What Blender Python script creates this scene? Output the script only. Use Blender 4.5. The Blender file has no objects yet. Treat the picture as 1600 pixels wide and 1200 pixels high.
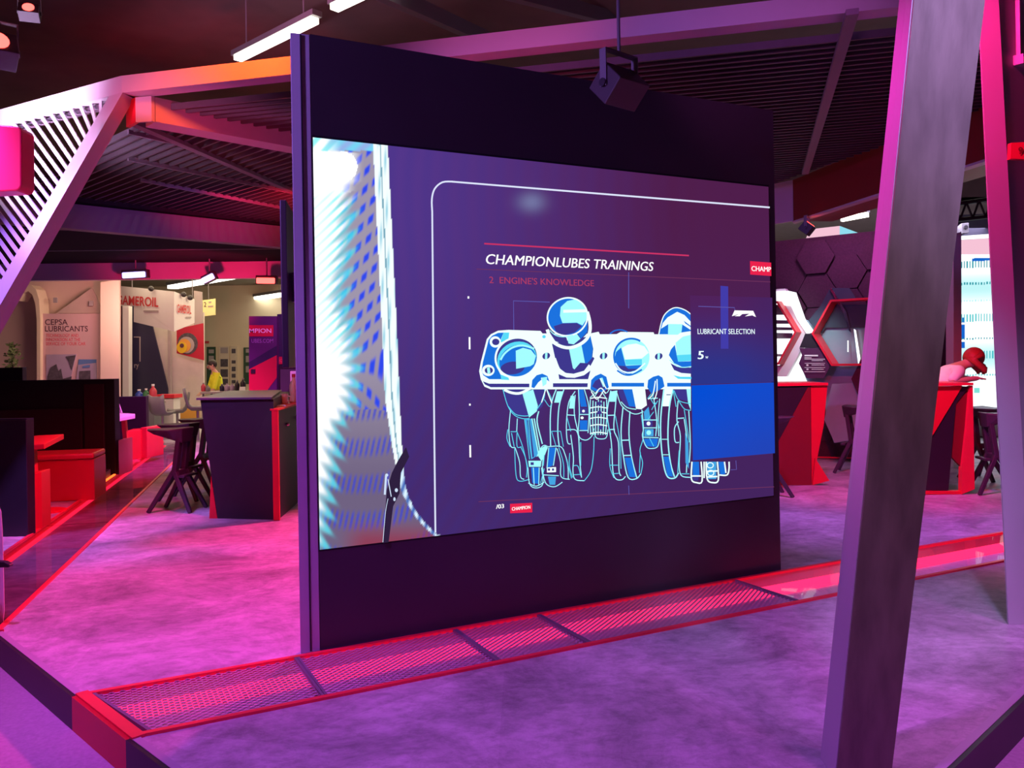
import bpy, bmesh, math, random
from mathutils import Vector, Matrix
random.seed(7)
S = bpy.context.scene
# ------------------------------------------------------------------ camera
F, ROLL, SY, H = 1300.0, 0.0169, -35.1, 1.4
cd = bpy.data.cameras.new('camera'); cam = bpy.data.objects.new('camera', cd); S.collection.objects.link(cam)
cd.sensor_width = 36; cd.lens = 36 * F / 1600; cd.shift_y = SY / 1600; cd.clip_end = 200; cd.clip_start = 0.05
cam.matrix_world = Matrix.Translation((0, 0, H)) @ Matrix.Rotation(math.pi / 2, 4, 'X') @ Matrix.Rotation(-ROLL, 4, 'Z')
S.camera = cam
# ------------------------------------------------------------------ world, exposure
w = bpy.data.worlds.new('hall_air'); S.world = w; w.use_nodes = True
w.node_tree.nodes['Background'].inputs[0].default_value = (0.40, 0.13, 0.42, 1)
w.node_tree.nodes['Background'].inputs[1].default_value = 0.035
vs = S.view_settings
vs.view_transform = 'Standard'; vs.look = 'None'; vs.gamma = 1; vs.use_curve_mapping = False; vs.exposure = 0
# ------------------------------------------------------------------ lights
def spot(name, loc, tgt, col, power, ang=60, blend=.8, size=.12):
    l = bpy.data.lights.new(name, 'SPOT'); l.energy = power; l.color = col; l.spot_size = math.radians(ang); l.spot_blend = blend; l.shadow_soft_size = size
    o = bpy.data.objects.new(name, l); S.collection.objects.link(o); o.location = loc
    o.rotation_euler = (Vector(tgt) - Vector(loc)).to_track_quat('-Z', 'Y').to_euler(); return o
def area(name, loc, tgt, col, power, sx, sy):
    l = bpy.data.lights.new(name, 'AREA'); l.shape = 'RECTANGLE'; l.size = sx; l.size_y = sy; l.energy = power; l.color = col
    o = bpy.data.objects.new(name, l); S.collection.objects.link(o); o.location = loc
    o.rotation_euler = (Vector(tgt) - Vector(loc)).to_track_quat('-Z', 'Y').to_euler(); return o
PUR = (.50, .10, 1.0); MAG = (1.0, .11, .90); RED = (1.0, .012, .05); PINK = (1.0, .04, .24); BLU = (.40, .20, 1.0); WARM = (1.0, .78, .50)
spot('magenta_flood_light', (-2.6, 3.6, 4.4), (-1.9, 5.0, 0), (.95, .11, 1.0), 560, 58)
spot('violet_flood_light', (-4.0, 5.2, 3.9), (-3.2, 7.6, 0), (.42, .17, 1.0), 900, 52)
spot('pink_flood_light', (-.2, 8.6, 3.2), (-1.3, 6.2, 0), PINK, 1700, 62)
spot('channel_pink_light', (-2.3, 7.0, 3.2), (-3.9, 7.6, 0), (1.0, .03, .26), 650, 40)  # added spot that brightens the left glass channel
spot('front_flood_light', (-1.6, .9, 4.6), (-.6, 2.7, 0), (.52, .085, 1.0), 700, 60)
spot('front_right_flood_light', (1.6, 1.4, 4.8), (1.2, 3.4, 0), (.80, .09, .80), 260, 62)
spot('right_edge_flood_light', (3.3, 1.6, 4.6), (1.95, 3.5, 0), (.85, .15, 1.0), 520, 30)
spot('rear_right_flood_light', (2.4, 6.4, 3.3), (3.6, 7.6, 0), (.62, .15, 1.0), 420, 80)
spot('rear_right_red_light', (3.0, 6.6, 3.2), (3.9, 9.0, .6), RED, 420, 70)
spot('rear_far_light', (-4.1, 12.2, 2.9), (-5.8, 13.2, 0), (1.0, .10, .75), 700, 95)
spot('booth_red_light', (-3.5, 7.4, 3.0), (-4.9, 9.0, .3), RED, 190, 60)
spot('beam_orange_light', (-2.0, 5.35, 3.85), (-2.0, 6.12, 3.56), (1.0, .09, .012), 150, 100)  # unseen orange spot set above the beam, aimed slightly down at its face
spot('beam_cap_light', (-3.1, 5.75, 3.05), (-2.75, 6.45, 3.38), (1.0, .08, .03), 14, 50)  # small added spot that tints the beam's end cap
spot('rafter_red_light', (-2.2, 5.9, 2.7), (-2.3, 6.9, 3.38), (1.0, .03, .15), 22, 70)
spot('beam_pink_light', (-.2, 4.5, 3.15), (0, 5.5, 3.56), (1.0, .08, .22), 30, 80)
spot('beam_purple_light', (1.5, 3.8, 3.3), (1.6, 5.2, 3.56), (.80, .15, .75), 30, 80)
spot('sign_pink_light', (-6.0, 3.2, 2.3), (-3.75, 5.6, 2.85), (1.0, .25, .70), 700, 24)  # added spot that brightens the upper left sign
spot('joint_white_light', (-4.3, 6.0, 2.5), (-3.85, 6.8, 3.45), (.88, .58, 1.0), 700, 66)
spot('column_top_light', (-4.7, 5.5, 3.45), (-3.45, 6.42, 2.8), (.82, .55, 1.0), 240, 46)  # added spot that whitens the top of the slanting left column
spot('slat_pink_light', (-6.2, 8.6, 2.4), (-4.7, 7.3, 3.1), (1.0, .04, .30), 120, 60)
spot('column_pink_light', (1.4, 3.6, 3.6), (2.5, 4.3, 2.7), (1.0, .02, .25), 330, 62)
spot('column_side_light', (-.1, 3.2, 3.2), (1.2, 2.72, 1.9), (1.0, .03, .62), 230, 44)
spot('column_violet_light', (1.25, 1.15, 3.5), (1.47, 2.45, 2.35), (.52, .38, 1.0), 420, 34)
spot('column_front_light', (.9, .3, 1.9), (1.25, 2.6, 1.2), (1.0, .78, .80), 26, 46)
spot('wall_side_light', (-3.4, 1.6, 3.4), (-.9, 4.1, 2.5), (.40, .18, 1.0), 620, 46)
spot('slat_red_light', (-2.3, 8.7, 2.4), (-2.9, 9.8, 3.36), RED, 330, 66)
spot('rear_beam_light', (-1.4, 6.6, 1.3), (-4.2, 10.3, 3.15), (.50, .13, .95), 260, 34)
spot('fascia_red_light', (-5.0, 12.6, 2.0), (-5.6, 15.1, 3.15), (1.0, .012, .11), 420, 75)
area('hall_ambient_light', (-5.5, 23, 4.2), (-5.5, 23.5, 0), WARM, 600, 8, 8)
area('booth_fill_light', (-7.2, 15.95, 2.9), (-8.8, 17.4, 1.3), (1.0, .60, .50), 70, 1.5, .5)  # unseen fill added to brighten the beige booth
area('ceiling_fill_light', (-3, 7.5, 4.9), (-3, 7.5, 6), (.95, .26, .62), 75, 1.5, 1.5)  # unseen upward fill that tints the hall ceiling, not a fixture
area('hex_wall_light', (4.0, 10.3, 3.36), (4.1, 11.4, 1.4), (.85, .30, .8), 20, .6, .3)
spot('niche_fill_light', (3.7, 10.2, 2.3), (4.05, 11.3, 1.5), (.75, .95, 1.0), 60, 52)  # added cool fill for the hexagon panels, no lamp stands there
spot('woman_fill_light', (3.6, 7.9, 2.9), (4.35, 9.05, 1.3), (1.0, .78, .82), 90, 30)  # added fill that whitens the woman's top, no lamp on the counter
spot('banner_fill_light', (-2.9, 12.4, 2.7), (-4.3, 14.4, 1.7), (.85, .16, .75), 260, 60)  # added fill, the purple banner is too dim without it
area('white_booth_light', (8, 17, 4.2), (8, 16, 1), (.8, .7, 1.0), 350, 4, 3)

# ------------------------------------------------------------------ pixel to place
cR, sR = math.cos(ROLL), math.sin(ROLL)
def ray(px, py):
    U = px - 800; V = py - 600 - SY
    return (cR * U - sR * V) / F, -(sR * U + cR * V) / F
def onz(px, py, z):
    x, v = ray(px, py); Y = (z - H) / v
    return Vector((x * Y, Y, z))
def at(px, py, Y):
    x, v = ray(px, py)
    return Vector((x * Y, Y, H + v * Y))
# ------------------------------------------------------------------ materials
def lin(c): return tuple(((v / 255) / 12.92 if v / 255 <= .04045 else ((v / 255 + .055) / 1.055) ** 2.4) for v in c)
MATS = {}
def mat(name, col, rough=.5, metal=0, var=.12, scale=6, bump=0, stretch=(1, 1, 1), spec=.5):
    if name in MATS: return MATS[name]
    m = bpy.data.materials.new(name); m.use_nodes = True; n = m.node_tree.nodes; L = m.node_tree.links; b = n['Principled BSDF']
    tc = n.new('ShaderNodeTexCoord'); mp = n.new('ShaderNodeMapping'); mp.inputs['Scale'].default_value = stretch
    nz = n.new('ShaderNodeTexNoise'); nz.inputs['Scale'].default_value = scale; nz.inputs['Detail'].default_value = 6
    L.new(tc.outputs['Object'], mp.inputs[0]); L.new(mp.outputs[0], nz.inputs['Vector'])
    mx = n.new('ShaderNodeMix'); mx.data_type = 'RGBA'
    mx.inputs[6].default_value = tuple(v * (1 - var) for v in col) + (1,); mx.inputs[7].default_value = tuple(min(1, v * (1 + var)) for v in col) + (1,)
    L.new(nz.outputs[0], mx.inputs[0]); L.new(mx.outputs[2], b.inputs['Base Color'])
    b.inputs['Roughness'].default_value = rough; b.inputs['Metallic'].default_value = metal; b.inputs['Specular IOR Level'].default_value = spec
    if bump:
        bp = n.new('ShaderNodeBump'); bp.inputs['Strength'].default_value = bump; bp.inputs['Distance'].default_value = .01
        L.new(nz.outputs[0], bp.inputs['Height']); L.new(bp.outputs[0], b.inputs['Normal'])
    MATS[name] = m; return m
def emit(name, col, st=1.0):
    if name in MATS: return MATS[name]
    m = bpy.data.materials.new(name); m.use_nodes = True; n = m.node_tree.nodes; L = m.node_tree.links
    n.remove(n['Principled BSDF']); e = n.new('ShaderNodeEmission'); e.inputs[0].default_value = tuple(col) + (1,); e.inputs[1].default_value = st
    L.new(e.outputs[0], n['Material Output'].inputs[0]); MATS[name] = m; return m
def emit_attr(name, st=1.0):
    m = bpy.data.materials.new(name); m.use_nodes = True; n = m.node_tree.nodes; L = m.node_tree.links
    n.remove(n['Principled BSDF']); e = n.new('ShaderNodeEmission'); e.inputs[1].default_value = st
    a = n.new('ShaderNodeVertexColor'); a.layer_name = 'picture'; L.new(a.outputs[0], e.inputs[0]); L.new(e.outputs[0], n['Material Output'].inputs[0]); return m
def deck_mat():
    m = bpy.data.materials.new('worn_vinyl_deck'); m.use_nodes = True; n = m.node_tree.nodes; L = m.node_tree.links; b = n['Principled BSDF']
    tc = n.new('ShaderNodeTexCoord')
    def noise(sc, det=8, rough=.6, mp=None, dist=0):
        z = n.new('ShaderNodeTexNoise'); z.inputs['Scale'].default_value = sc; z.inputs['Detail'].default_value = det; z.inputs['Roughness'].default_value = rough; z.inputs['Distortion'].default_value = dist
        if mp:
            q = n.new('ShaderNodeMapping'); q.inputs['Scale'].default_value = mp[:3]; q.inputs['Rotation'].default_value = (0, 0, mp[3]); L.new(tc.outputs['Object'], q.inputs[0]); L.new(q.outputs[0], z.inputs['Vector'])
        else: L.new(tc.outputs['Object'], z.inputs['Vector'])
        return z
    def ramp(src, stops):
        r = n.new('ShaderNodeValToRGB'); e = r.color_ramp.elements
        e[0].position, e[0].color = stops[0][0], (stops[0][1],) * 3 + (1,); e[1].position, e[1].color = stops[1][0], (stops[1][1],) * 3 + (1,)
        L.new(src, r.inputs[0]); return r
    a = ramp(noise(1.5, 12, .72, None, .6).outputs[0], ((.34, .42), (.60, 1.0)))
    st = ramp(noise(11, 12, .78, (.8, 1.25, 1, -.7), .3).outputs[0], ((.38, .66), (.56, 1.0)))
    vo = n.new('ShaderNodeTexVoronoi'); vo.inputs['Scale'].default_value = .8; L.new(tc.outputs['Object'], vo.inputs['Vector'])
    vr = n.new('ShaderNodeMapRange'); vr.inputs[3].default_value = .84; vr.inputs[4].default_value = 1.06
    sp = n.new('ShaderNodeSeparateColor'); L.new(vo.outputs['Color'], sp.inputs[0]); L.new(sp.outputs[0], vr.inputs[0])
    def mul(x, y):
        k = n.new('ShaderNodeMix'); k.data_type = 'RGBA'; k.blend_type = 'MULTIPLY'; k.inputs[0].default_value = 1
        L.new(x, k.inputs[6]); L.new(y, k.inputs[7]); return k.outputs[2]
    base = n.new('ShaderNodeRGB'); base.outputs[0].default_value = (.66, .63, .66, 1)
    c = mul(mul(mul(base.outputs[0], a.outputs[0]), st.outputs[0]), vr.outputs[0])
    L.new(c, b.inputs['Base Color'])
    rr = n.new('ShaderNodeMapRange'); rr.inputs[3].default_value = .34; rr.inputs[4].default_value = .58; L.new(st.outputs[0], rr.inputs[0]); L.new(rr.outputs[0], b.inputs['Roughness'])
    bp = n.new('ShaderNodeBump'); bp.inputs['Strength'].default_value = .06; bp.inputs['Distance'].default_value = .01; L.new(st.outputs[0], bp.inputs['Height']); L.new(bp.outputs[0], b.inputs['Normal'])
    return m
def mesh_grate_mat():
    m = bpy.data.materials.new('perforated_metal'); m.use_nodes = True; n = m.node_tree.nodes; L = m.node_tree.links; b = n['Principled BSDF']
    b.inputs['Base Color'].default_value = (.48, .40, .50, 1); b.inputs['Metallic'].default_value = .2; b.inputs['Roughness'].default_value = .35
    tc = n.new('ShaderNodeTexCoord'); mp = n.new('ShaderNodeMapping'); mp.inputs['Rotation'].default_value = (0, 0, -.4762); L.new(tc.outputs['Object'], mp.inputs[0])
    sx = n.new('ShaderNodeSeparateXYZ'); L.new(mp.outputs[0], sx.inputs[0])
    def f(op, x, y=None):
        k = n.new('ShaderNodeMath'); k.operation = op
        for i, v in enumerate((x, y)):
            if v is None: continue
            if isinstance(v, (int, float)): k.inputs[i].default_value = v
            else: L.new(v, k.inputs[i])
        return k.outputs[0]
    u = f('MULTIPLY', sx.outputs[0], 2 * math.pi / .044); v = f('MULTIPLY', sx.outputs[1], 2 * math.pi / .030)
    s_ = f('ADD', f('COSINE', u), f('COSINE', v)); g = f('GREATER_THAN', f('ABSOLUTE', s_), .56)
    tr = n.new('ShaderNodeBsdfTransparent'); mx = n.new('ShaderNodeMixShader'); L.new(g, mx.inputs[0]); L.new(b.outputs[0], mx.inputs[1]); L.new(tr.outputs[0], mx.inputs[2])
    L.new(mx.outputs[0], n['Material Output'].inputs[0]); return m
def glass_mat(name, tint=(1, 1, 1)):
    m = bpy.data.materials.new(name); m.use_nodes = True; n = m.node_tree.nodes; L = m.node_tree.links; n.remove(n['Principled BSDF'])
    tr = n.new('ShaderNodeBsdfTransparent'); tr.inputs[0].default_value = tuple(tint) + (1,); gl = n.new('ShaderNodeBsdfGlossy'); gl.inputs['Roughness'].default_value = .02
    fr = n.new('ShaderNodeFresnel'); fr.inputs[0].default_value = 1.45; mx = n.new('ShaderNodeMixShader')
    ge = n.new('ShaderNodeNewGeometry'); sb = n.new('ShaderNodeMath'); sb.operation = 'SUBTRACT'; sb.inputs[0].default_value = 1; L.new(ge.outputs['Backfacing'], sb.inputs[1]); ml = n.new('ShaderNodeMath'); ml.operation = 'MULTIPLY'; m3 = n.new('ShaderNodeMath'); m3.operation = 'MULTIPLY'; m3.inputs[1].default_value = .45; L.new(sb.outputs[0], m3.inputs[0]); L.new(m3.outputs[0], ml.inputs[0]); L.new(fr.outputs[0], ml.inputs[1])
    L.new(ml.outputs[0], mx.inputs[0]); L.new(tr.outputs[0], mx.inputs[1]); L.new(gl.outputs[0], mx.inputs[2]); L.new(mx.outputs[0], n['Material Output'].inputs[0]); return m
M = dict(
    deck=deck_mat(), grate=mesh_grate_mat(), glass=glass_mat('clear_glass'), smoke=glass_mat('tinted_glass', (.8, .7, .75)),
    carpet=mat('hall_carpet', (.42, .40, .43), .95, 0, .25, 60, .3), black=mat('black_laminate', (.022, .018, .024), .45, 0, .15, 12),
    wallblack=mat('satin_black_panel', (.046, .034, .044), .42, 0, .18, 3), edge=mat('grey_edge_trim', (.42, .40, .44), .5, 0, .08, 5),
    red=mat('red_lacquer', (.72, .012, .03), .42, 0, .06, 4), darkred=mat('dark_red_paint', (.20, .008, .014), .5, 0, .1, 4), redrail=mat('red_rail_paint', (.80, .03, .06), .4, 0, .08, 9),
    beam=mat('pale_grey_paint', (.50, .48, .51), .5, 0, .07, 3), darkbeam=mat('grey_purple_paint', (.17, .15, .18), .5, 0, .1, 4), slat=mat('dark_slat', (.075, .065, .075), .5, 0, .15, 8),
    brushed=mat('brushed_dark_metal', (.24, .20, .16), .5, .35, .55, 5, .25, (3.5, 3.5, .8)), trough=mat('pale_trough', (.34, .30, .32), .45, 0, .2, 8), redtrough=mat('red_trough', (.6, .03, .05), .4, 0, .15, 6),
    chrome=mat('polished_chrome', (.62, .68, .72), .12, 1, .1, 3), white=mat('white_paint', (.82, .80, .80), .45, 0, .04, 4), cream=mat('cream_paint', (.80, .68, .46), .6, 0, .05, 2),
    beige=mat('beige_board', (.78, .60, .48), .6, 0, .05, 2), pinkboard=mat('pale_pink_board', (.66, .42, .42), .6, 0, .05, 2), ceil=mat('dark_hall_ceiling', (.16, .10, .09), .9, 0, .3, 2),
    hexa=mat('purple_felt', (.075, .025, .055), .85, 0, .35, 40, .3), grey=mat('mid_grey_plastic', (.20, .19, .20), .5, 0, .1, 6), navy=mat('dark_navy', (.022, .018, .06), .5, 0, .1, 4),
    purplepanel=mat('purple_print', (.075, .022, .11), .5, 0, .1, 3), crimson=mat('crimson_print', (.50, .012, .045), .5, 0, .06, 3), orange=mat('orange_board', (.75, .36, .06), .6, 0, .06, 3),
    hivis=mat('yellow_hi_vis', (.85, .95, .03), .7, 0, .08, 20), skin=mat('skin', (.62, .36, .26), .55, 0, .06, 20), hairdark=mat('dark_hair', (.02, .014, .012), .6, 0, .3, 60), hairred=mat('auburn_hair', (.45, .07, .04), .5, 0, .3, 60, .3),
    cloth=mat('white_cloth', (.85, .78, .76), .85, 0, .06, 30), trouser=mat('dark_trousers', (.03, .03, .045), .85, 0, .15, 30), greenp=mat('green_print', (.03, .08, .04), .6, 0, .3, 25),
    leaf=mat('leaf_green', (.13, .19, .06), .6, 0, .4, 14), ink=mat('dark_ink', (.10, .035, .055), .6, 0, .05, 3), redink=mat('red_ink', (.60, .05, .06), .6, 0, .05, 3), pinkink=mat('pink_ink', (.80, .12, .16), .6, 0, .05, 3),
    greyink=mat('grey_ink', (.42, .36, .36), .6, 0, .05, 3), whiteink=mat('white_ink', (.85, .85, .85), .6, 0, .05, 3), blue=mat('blue_plastic', (.03, .07, .40), .4, 0, .1, 8), green=mat('green_plastic', (.04, .20, .07), .4, 0, .1, 8),
    rose=mat('red_plastic', (.62, .06, .10), .4, 0, .1, 8), photo=mat('photo_print', (.17, .13, .17), .6, 0, .9, 12), photob=mat('dark_photo_print', (.09, .075, .09), .6, 0, .9, 18), sky=mat('sky_print', (.12, .22, .46), .6, 0, .15, 5), mauve=mat('mauve_print', (.42, .33, .44), .6, 0, .1, 6), yellow=mat('yellow_sign', (.90, .88, .40), .6, 0, .04, 3),
    gold=mat('golden_oil', (.75, .52, .03), .3, 0, .1, 5), steel=mat('steel', (.42, .40, .42), .3, .8, .1, 8), pinkmug=mat('white_ceramic', (.8, .76, .78), .3, 0, .04, 6),
    tube=emit('tube_light', (1, .93, .78), 5), farlamp=emit('far_tube_light', (1, .95, .82), 5), blulamp=emit('blue_lamp', (.50, .38, 1), 3.2), redlamp=emit('red_lamp', (1, .06, .05), 6), hotpink=mat('hot_pink_lacquer', (.85, .015, .16), .4, 0, .05, 4), redglow=emit('red_floor_glow', (1, .018, .10), 2.6), ledred=emit('red_led_strip', (1, .012, .05), 3.2), ledorange=emit('orange_led_strip', (1, .12, .02), 3),
    lightbox=emit('white_lightbox', (.92, .96, 1), 1.6), ledwhite=emit('led_white', (.90, 1, 1), 1.35), ledcyan=emit('led_cyan', (.30, .85, .88), 1.0), ledblue=emit('led_blue', (.02, .18, .65), 1.0), ledteal=emit('led_teal', (.02, .35, .40), .9), glowpink=emit('glow_pink', (.93, .55, .68), 1.0), glowaqua=emit('glow_aqua', (.28, .72, .86), 1.0),
)
# ------------------------------------------------------------------ mesh builder
def link(o): S.collection.objects.link(o); return o
class MB:
    def __init__(s): s.v = []; s.f = []
    def add(s, vs_, fs):
        k = len(s.v); s.v += [Vector(q) for q in vs_]; s.f += [tuple(i + k for i in f) for f in fs]; return s
    def prism(s, poly, off):
        "polygon (list of points) extruded by vector off"
        n = len(poly); off = Vector(off); a = [Vector(p) for p in poly]; b = [p + off for p in a]
        nrm = Vector((0, 0, 0))
        for i in range(n): nrm += a[i].cross(a[(i + 1) % n])
        if nrm.dot(off) > 0: a.reverse(); b.reverse()
        return s.add(a + b, [tuple(range(n)), tuple(reversed(range(n, 2 * n)))] + [((i + 1) % n, i, n + i, n + (i + 1) % n) for i in range(n)])
    def box(s, c, d, rz=0, R=None):
        R = R or Matrix.Rotation(rz, 3, 'Z'); c = Vector(c); x, y, z = [q / 2 for q in d]
        p = [c + R @ Vector((sx * x, sy * y, sz * z)) for sz in (-1, 1) for sx, sy in ((-1, -1), (1, -1), (1, 1), (-1, 1))]
        return s.add(p, [(3, 2, 1, 0), (4, 5, 6, 7), (0, 1, 5, 4), (1, 2, 6, 5), (2, 3, 7, 6), (3, 0, 4, 7)])
    def bar(s, p, q, wd, ht, up=(0, 0, 1), wd2=None, ht2=None):
        "rectangular bar from p to q: wd sideways, ht along up"
        p, q = Vector(p), Vector(q); d = (q - p).normalized(); sd = d.cross(Vector(up)).normalized(); u = sd.cross(d).normalized()
        w2 = wd2 or wd; h2 = ht2 or ht; vv = []
        for c, a, b in ((p, wd, ht), (q, w2, h2)):
            vv += [c + sd * (i * a / 2) + u * (j * b / 2) for i, j in ((-1, -1), (1, -1), (1, 1), (-1, 1))]
        return s.add(vv, [(0, 1, 2, 3), (7, 6, 5, 4), (1, 0, 4, 5), (2, 1, 5, 6), (3, 2, 6, 7), (0, 3, 7, 4)])
    def lathe(s, base, prof, n=16, axis=(0, 0, 1)):
        ax = Vector(axis).normalized(); x = ax.orthogonal().normalized(); y = ax.cross(x); base = Vector(base); vv = []; ff = []
        for r, z in prof: vv += [base + ax * z + (x * math.cos(t) + y * math.sin(t)) * r for t in [2 * math.pi * i / n for i in range(n)]]
        for k in range(len(prof) - 1): ff += [(k * n + i, k * n + (i + 1) % n, (k + 1) * n + (i + 1) % n, (k + 1) * n + i) for i in range(n)]
        ff += [tuple(reversed(range(n))), tuple(range((len(prof) - 1) * n, len(prof) * n))]
        return s.add(vv, ff)
    def tube(s, pts, r, n=8):
        pts = [Vector(p) for p in pts]; vv = []; ff = []; up = None
        for i, p in enumerate(pts):
            d = (pts[min(i + 1, len(pts) - 1)] - pts[max(i - 1, 0)]).normalized()
            x = d.orthogonal().normalized() if up is None else (up - d * up.dot(d)).normalized(); up = x; y = d.cross(x); rr = r[i] if isinstance(r, (list, tuple)) else r
            vv += [p + (x * math.cos(2 * math.pi * k / n) + y * math.sin(2 * math.pi * k / n)) * rr for k in range(n)]
        for i in range(len(pts) - 1): ff += [(i * n + k, i * n + (k + 1) % n, (i + 1) * n + (k + 1) % n, (i + 1) * n + k) for k in range(n)]
        ff += [tuple(reversed(range(n))), tuple(range((len(pts) - 1) * n, len(pts) * n))]
        return s.add(vv, ff)
    def slab(s, px, Y, th=.04):
        "outline seen at pixels px standing on the upright plane at distance Y"
        return s.prism([at(x, y, Y) for x, y in px], (0, th, 0))
    def build(s, name, m, parent=None, bevel=0, smooth=False, local=False, kind=None):
        off = Vector((0, 0, 0)) if (parent is None or local) else parent_world(parent)
        me = bpy.data.meshes.new(name); me.from_pydata([tuple(q - off) for q in s.v], [], s.f); me.update()
        me.materials.append(m); o = bpy.data.objects.new(name, me); link(o); o.parent = parent
        if smooth:
            for p in me.polygons: p.use_smooth = True
        if bevel:
            b = o.modifiers.new('bevel', 'BEVEL'); b.width = bevel; b.segments = 2; b.limit_method = 'ANGLE'
        if kind: o['kind'] = kind
        return o
def parent_world(o):
    v = Vector((0, 0, 0))
    while o is not None: v += o.location; o = o.parent
    return v
def tag(o, label, cat, group=None):
    o['label'] = label; o['category'] = cat
    if group: o['group'] = group
    o['kind'] = 'thing'; return o
def thing(name, label, cat, loc=(0, 0, 0), group=None):
    o = bpy.data.objects.new(name, None); link(o); o.location = loc; o.empty_display_size = .1
    return tag(o, label, cat, group)
def origin(o):
    "move a one-mesh thing's origin to its foot"
    me = o.data; xs = [v.co for v in me.vertices]; c = Vector(((min(p.x for p in xs) + max(p.x for p in xs)) / 2, (min(p.y for p in xs) + max(p.y for p in xs)) / 2, min(p.z for p in xs)))
    me.transform(Matrix.Translation(-c)); o.location = c; return o
def solo(mb, name, m, label, cat, group=None, **k):
    o = mb.build(name, m, **k); origin(o); return tag(o, label, cat, group)
def copy_tree(o, parent=None):
    c = o.copy(); link(c); c.parent = parent
    for ch in list(o.children): copy_tree(ch, c)
    return c
def text_geo(body, shear=0, bold=0):
    cu = bpy.data.curves.new('t', 'FONT'); cu.body = body; cu.shear = shear; cu.offset = bold; cu.resolution_u = 3
    o = bpy.data.objects.new('t', cu); link(o); dg = bpy.context.evaluated_depsgraph_get(); me = bpy.data.meshes.new_from_object(o.evaluated_get(dg))
    vv = [v.co.copy() for v in me.vertices]; ff = [tuple(p.vertices) for p in me.polygons]
    bpy.data.objects.remove(o); bpy.data.curves.remove(cu); bpy.data.meshes.remove(me)
    x0 = min(v.x for v in vv); x1 = max(v.x for v in vv); y0 = 0; y1 = max(v.y for v in vv)
    return [((v.x - x0) / (x1 - x0), (v.y - y0) / (y1 - y0)) for v in vv], ff
def put_text(mb, body, p, q, up, shear=0, bold=0, lift=(0, 0, 0)):
    "text whose baseline runs p to q, capital height vector up"
    uv, ff = text_geo(body, shear, bold); p, q, up, lift = Vector(p), Vector(q), Vector(up), Vector(lift)
    return mb.add([p + (q - p) * a + up * b + lift for a, b in uv], ff)
def text_at(mb, body, px0, px1, Y, hpx, bold=0, shear=0, front=.004):
    p, q = at(*px0, Y), at(*px1, Y); return put_text(mb, body, p, q, (0, 0, hpx * Y / F), shear, bold, (0, -front, 0))
def clip(p, d, poly):
    lo, hi = -1e9, 1e9; n = len(poly); ar = sum(poly[i][0] * poly[(i + 1) % n][1] - poly[(i + 1) % n][0] * poly[i][1] for i in range(n)); sg = 1 if ar > 0 else -1
    for i in range(n):
        a = poly[i]; b = poly[(i + 1) % n]; nx, ny = -(b[1] - a[1]) * sg, (b[0] - a[0]) * sg
        den = nx * d[0] + ny * d[1]; num = nx * (p[0] - a[0]) + ny * (p[1] - a[1])
        if abs(den) < 1e-9:
            if num < 0: return None
            continue
        t = -num / den
        if den > 0: lo = max(lo, t)
        else: hi = min(hi, t)
    return (lo, hi) if hi > lo + .02 else None
def slats(mb, poly, d, gap, z, wd, ht):
    d = Vector((d[0], d[1])).normalized(); nn = Vector((-d.y, d.x)); ks = [Vector(q).dot(nn) for q in poly]; k = min(ks) + gap / 2
    while k < max(ks):
        p = nn * k; c = clip(p, d, poly)
        if c: a = p + d * c[0]; b = p + d * c[1]; mb.bar((a.x, a.y, z), (b.x, b.y, z), wd, ht)
        k += gap
    return mb

# ================================================================== THE SETTING
A = Vector((-1.885, 3.558, 0)); B = Vector((-1.46, 3.138, 0)); T = Vector((math.cos(.4762), math.sin(.4762), 0)); N = Vector((math.sin(.4762), -math.cos(.4762), 0))
VF = Vector((.157, 1.587, 0)); E1 = Vector((-.7115, .7027, 0)); E2 = Vector((.725, .689, 0)); FR = Vector((5.635, 6.793, 0)); BR = Vector((7.1, 8.19, 0))
R0 = Vector((-2.765, 4.427, 0)); RF = Vector((-5.96, 15.6, 0)); L0 = Vector((-3.584, 5.236, 0)); LF = Vector((-6.56, 15.6, 0)); LE = A + E1 * 11
def deck(poly, z0=-.14, z1=0): return MB().prism([(p[0], p[1], z1) for p in poly], (0, 0, z0 - z1))
deck([VF, FR, B]).build('floor', M['deck'], kind='structure')
deck([A, BR, (9, 10), (9, 15.6), RF, R0]).build('floor', M['deck'], kind='structure')
deck([L0, LF, (-14, 15.6), LE]).build('floor', M['deck'], kind='structure')
deck([(-16, -1), (16, -1), (16, 36), (-22, 36)], -.3, -.14).build('floor', M['carpet'], kind='structure')
def fascia(p, q, n_, i, m, h0=-.139, h1=.004):
    MB().prism([Vector((p.x, p.y, h1)), Vector((q.x, q.y, h1)), Vector((q.x, q.y, h0)), Vector((p.x, p.y, h0))], Vector(n_) * .02).build('trim_%d' % i, m, kind='structure')
n1 = Vector((-.7027, -.7115, 0)); n2 = Vector((.689, -.725, 0))
fascia(VF, B, n1, 1, M['black']); fascia(A, R0, n1, 2, M['black']); fascia(VF, FR, n2, 3, M['black']); fascia(L0, LE, n1, 4, M['black']); fascia(B, A, n1, 5, M['red']); fascia(R0, L0, n1, 6, M['red'])
for i, (p, q, n_) in enumerate(((VF, B, n1), (A, R0, n1), (VF, FR, n2))):
    MB().bar(p + Vector((0, 0, .004)) - n_ * .012, q + Vector((0, 0, .004)) - n_ * .012, .03, .004).build('trim_%d' % (7 + i), M['edge'], kind='structure')
MB().prism([(-22, -1, 5.7), (16, -1, 5.7), (16, 17, 5.7), (-22, 17, 5.7)], (0, 0, .1)).build('ceiling', M['ceil'], kind='structure')
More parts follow.
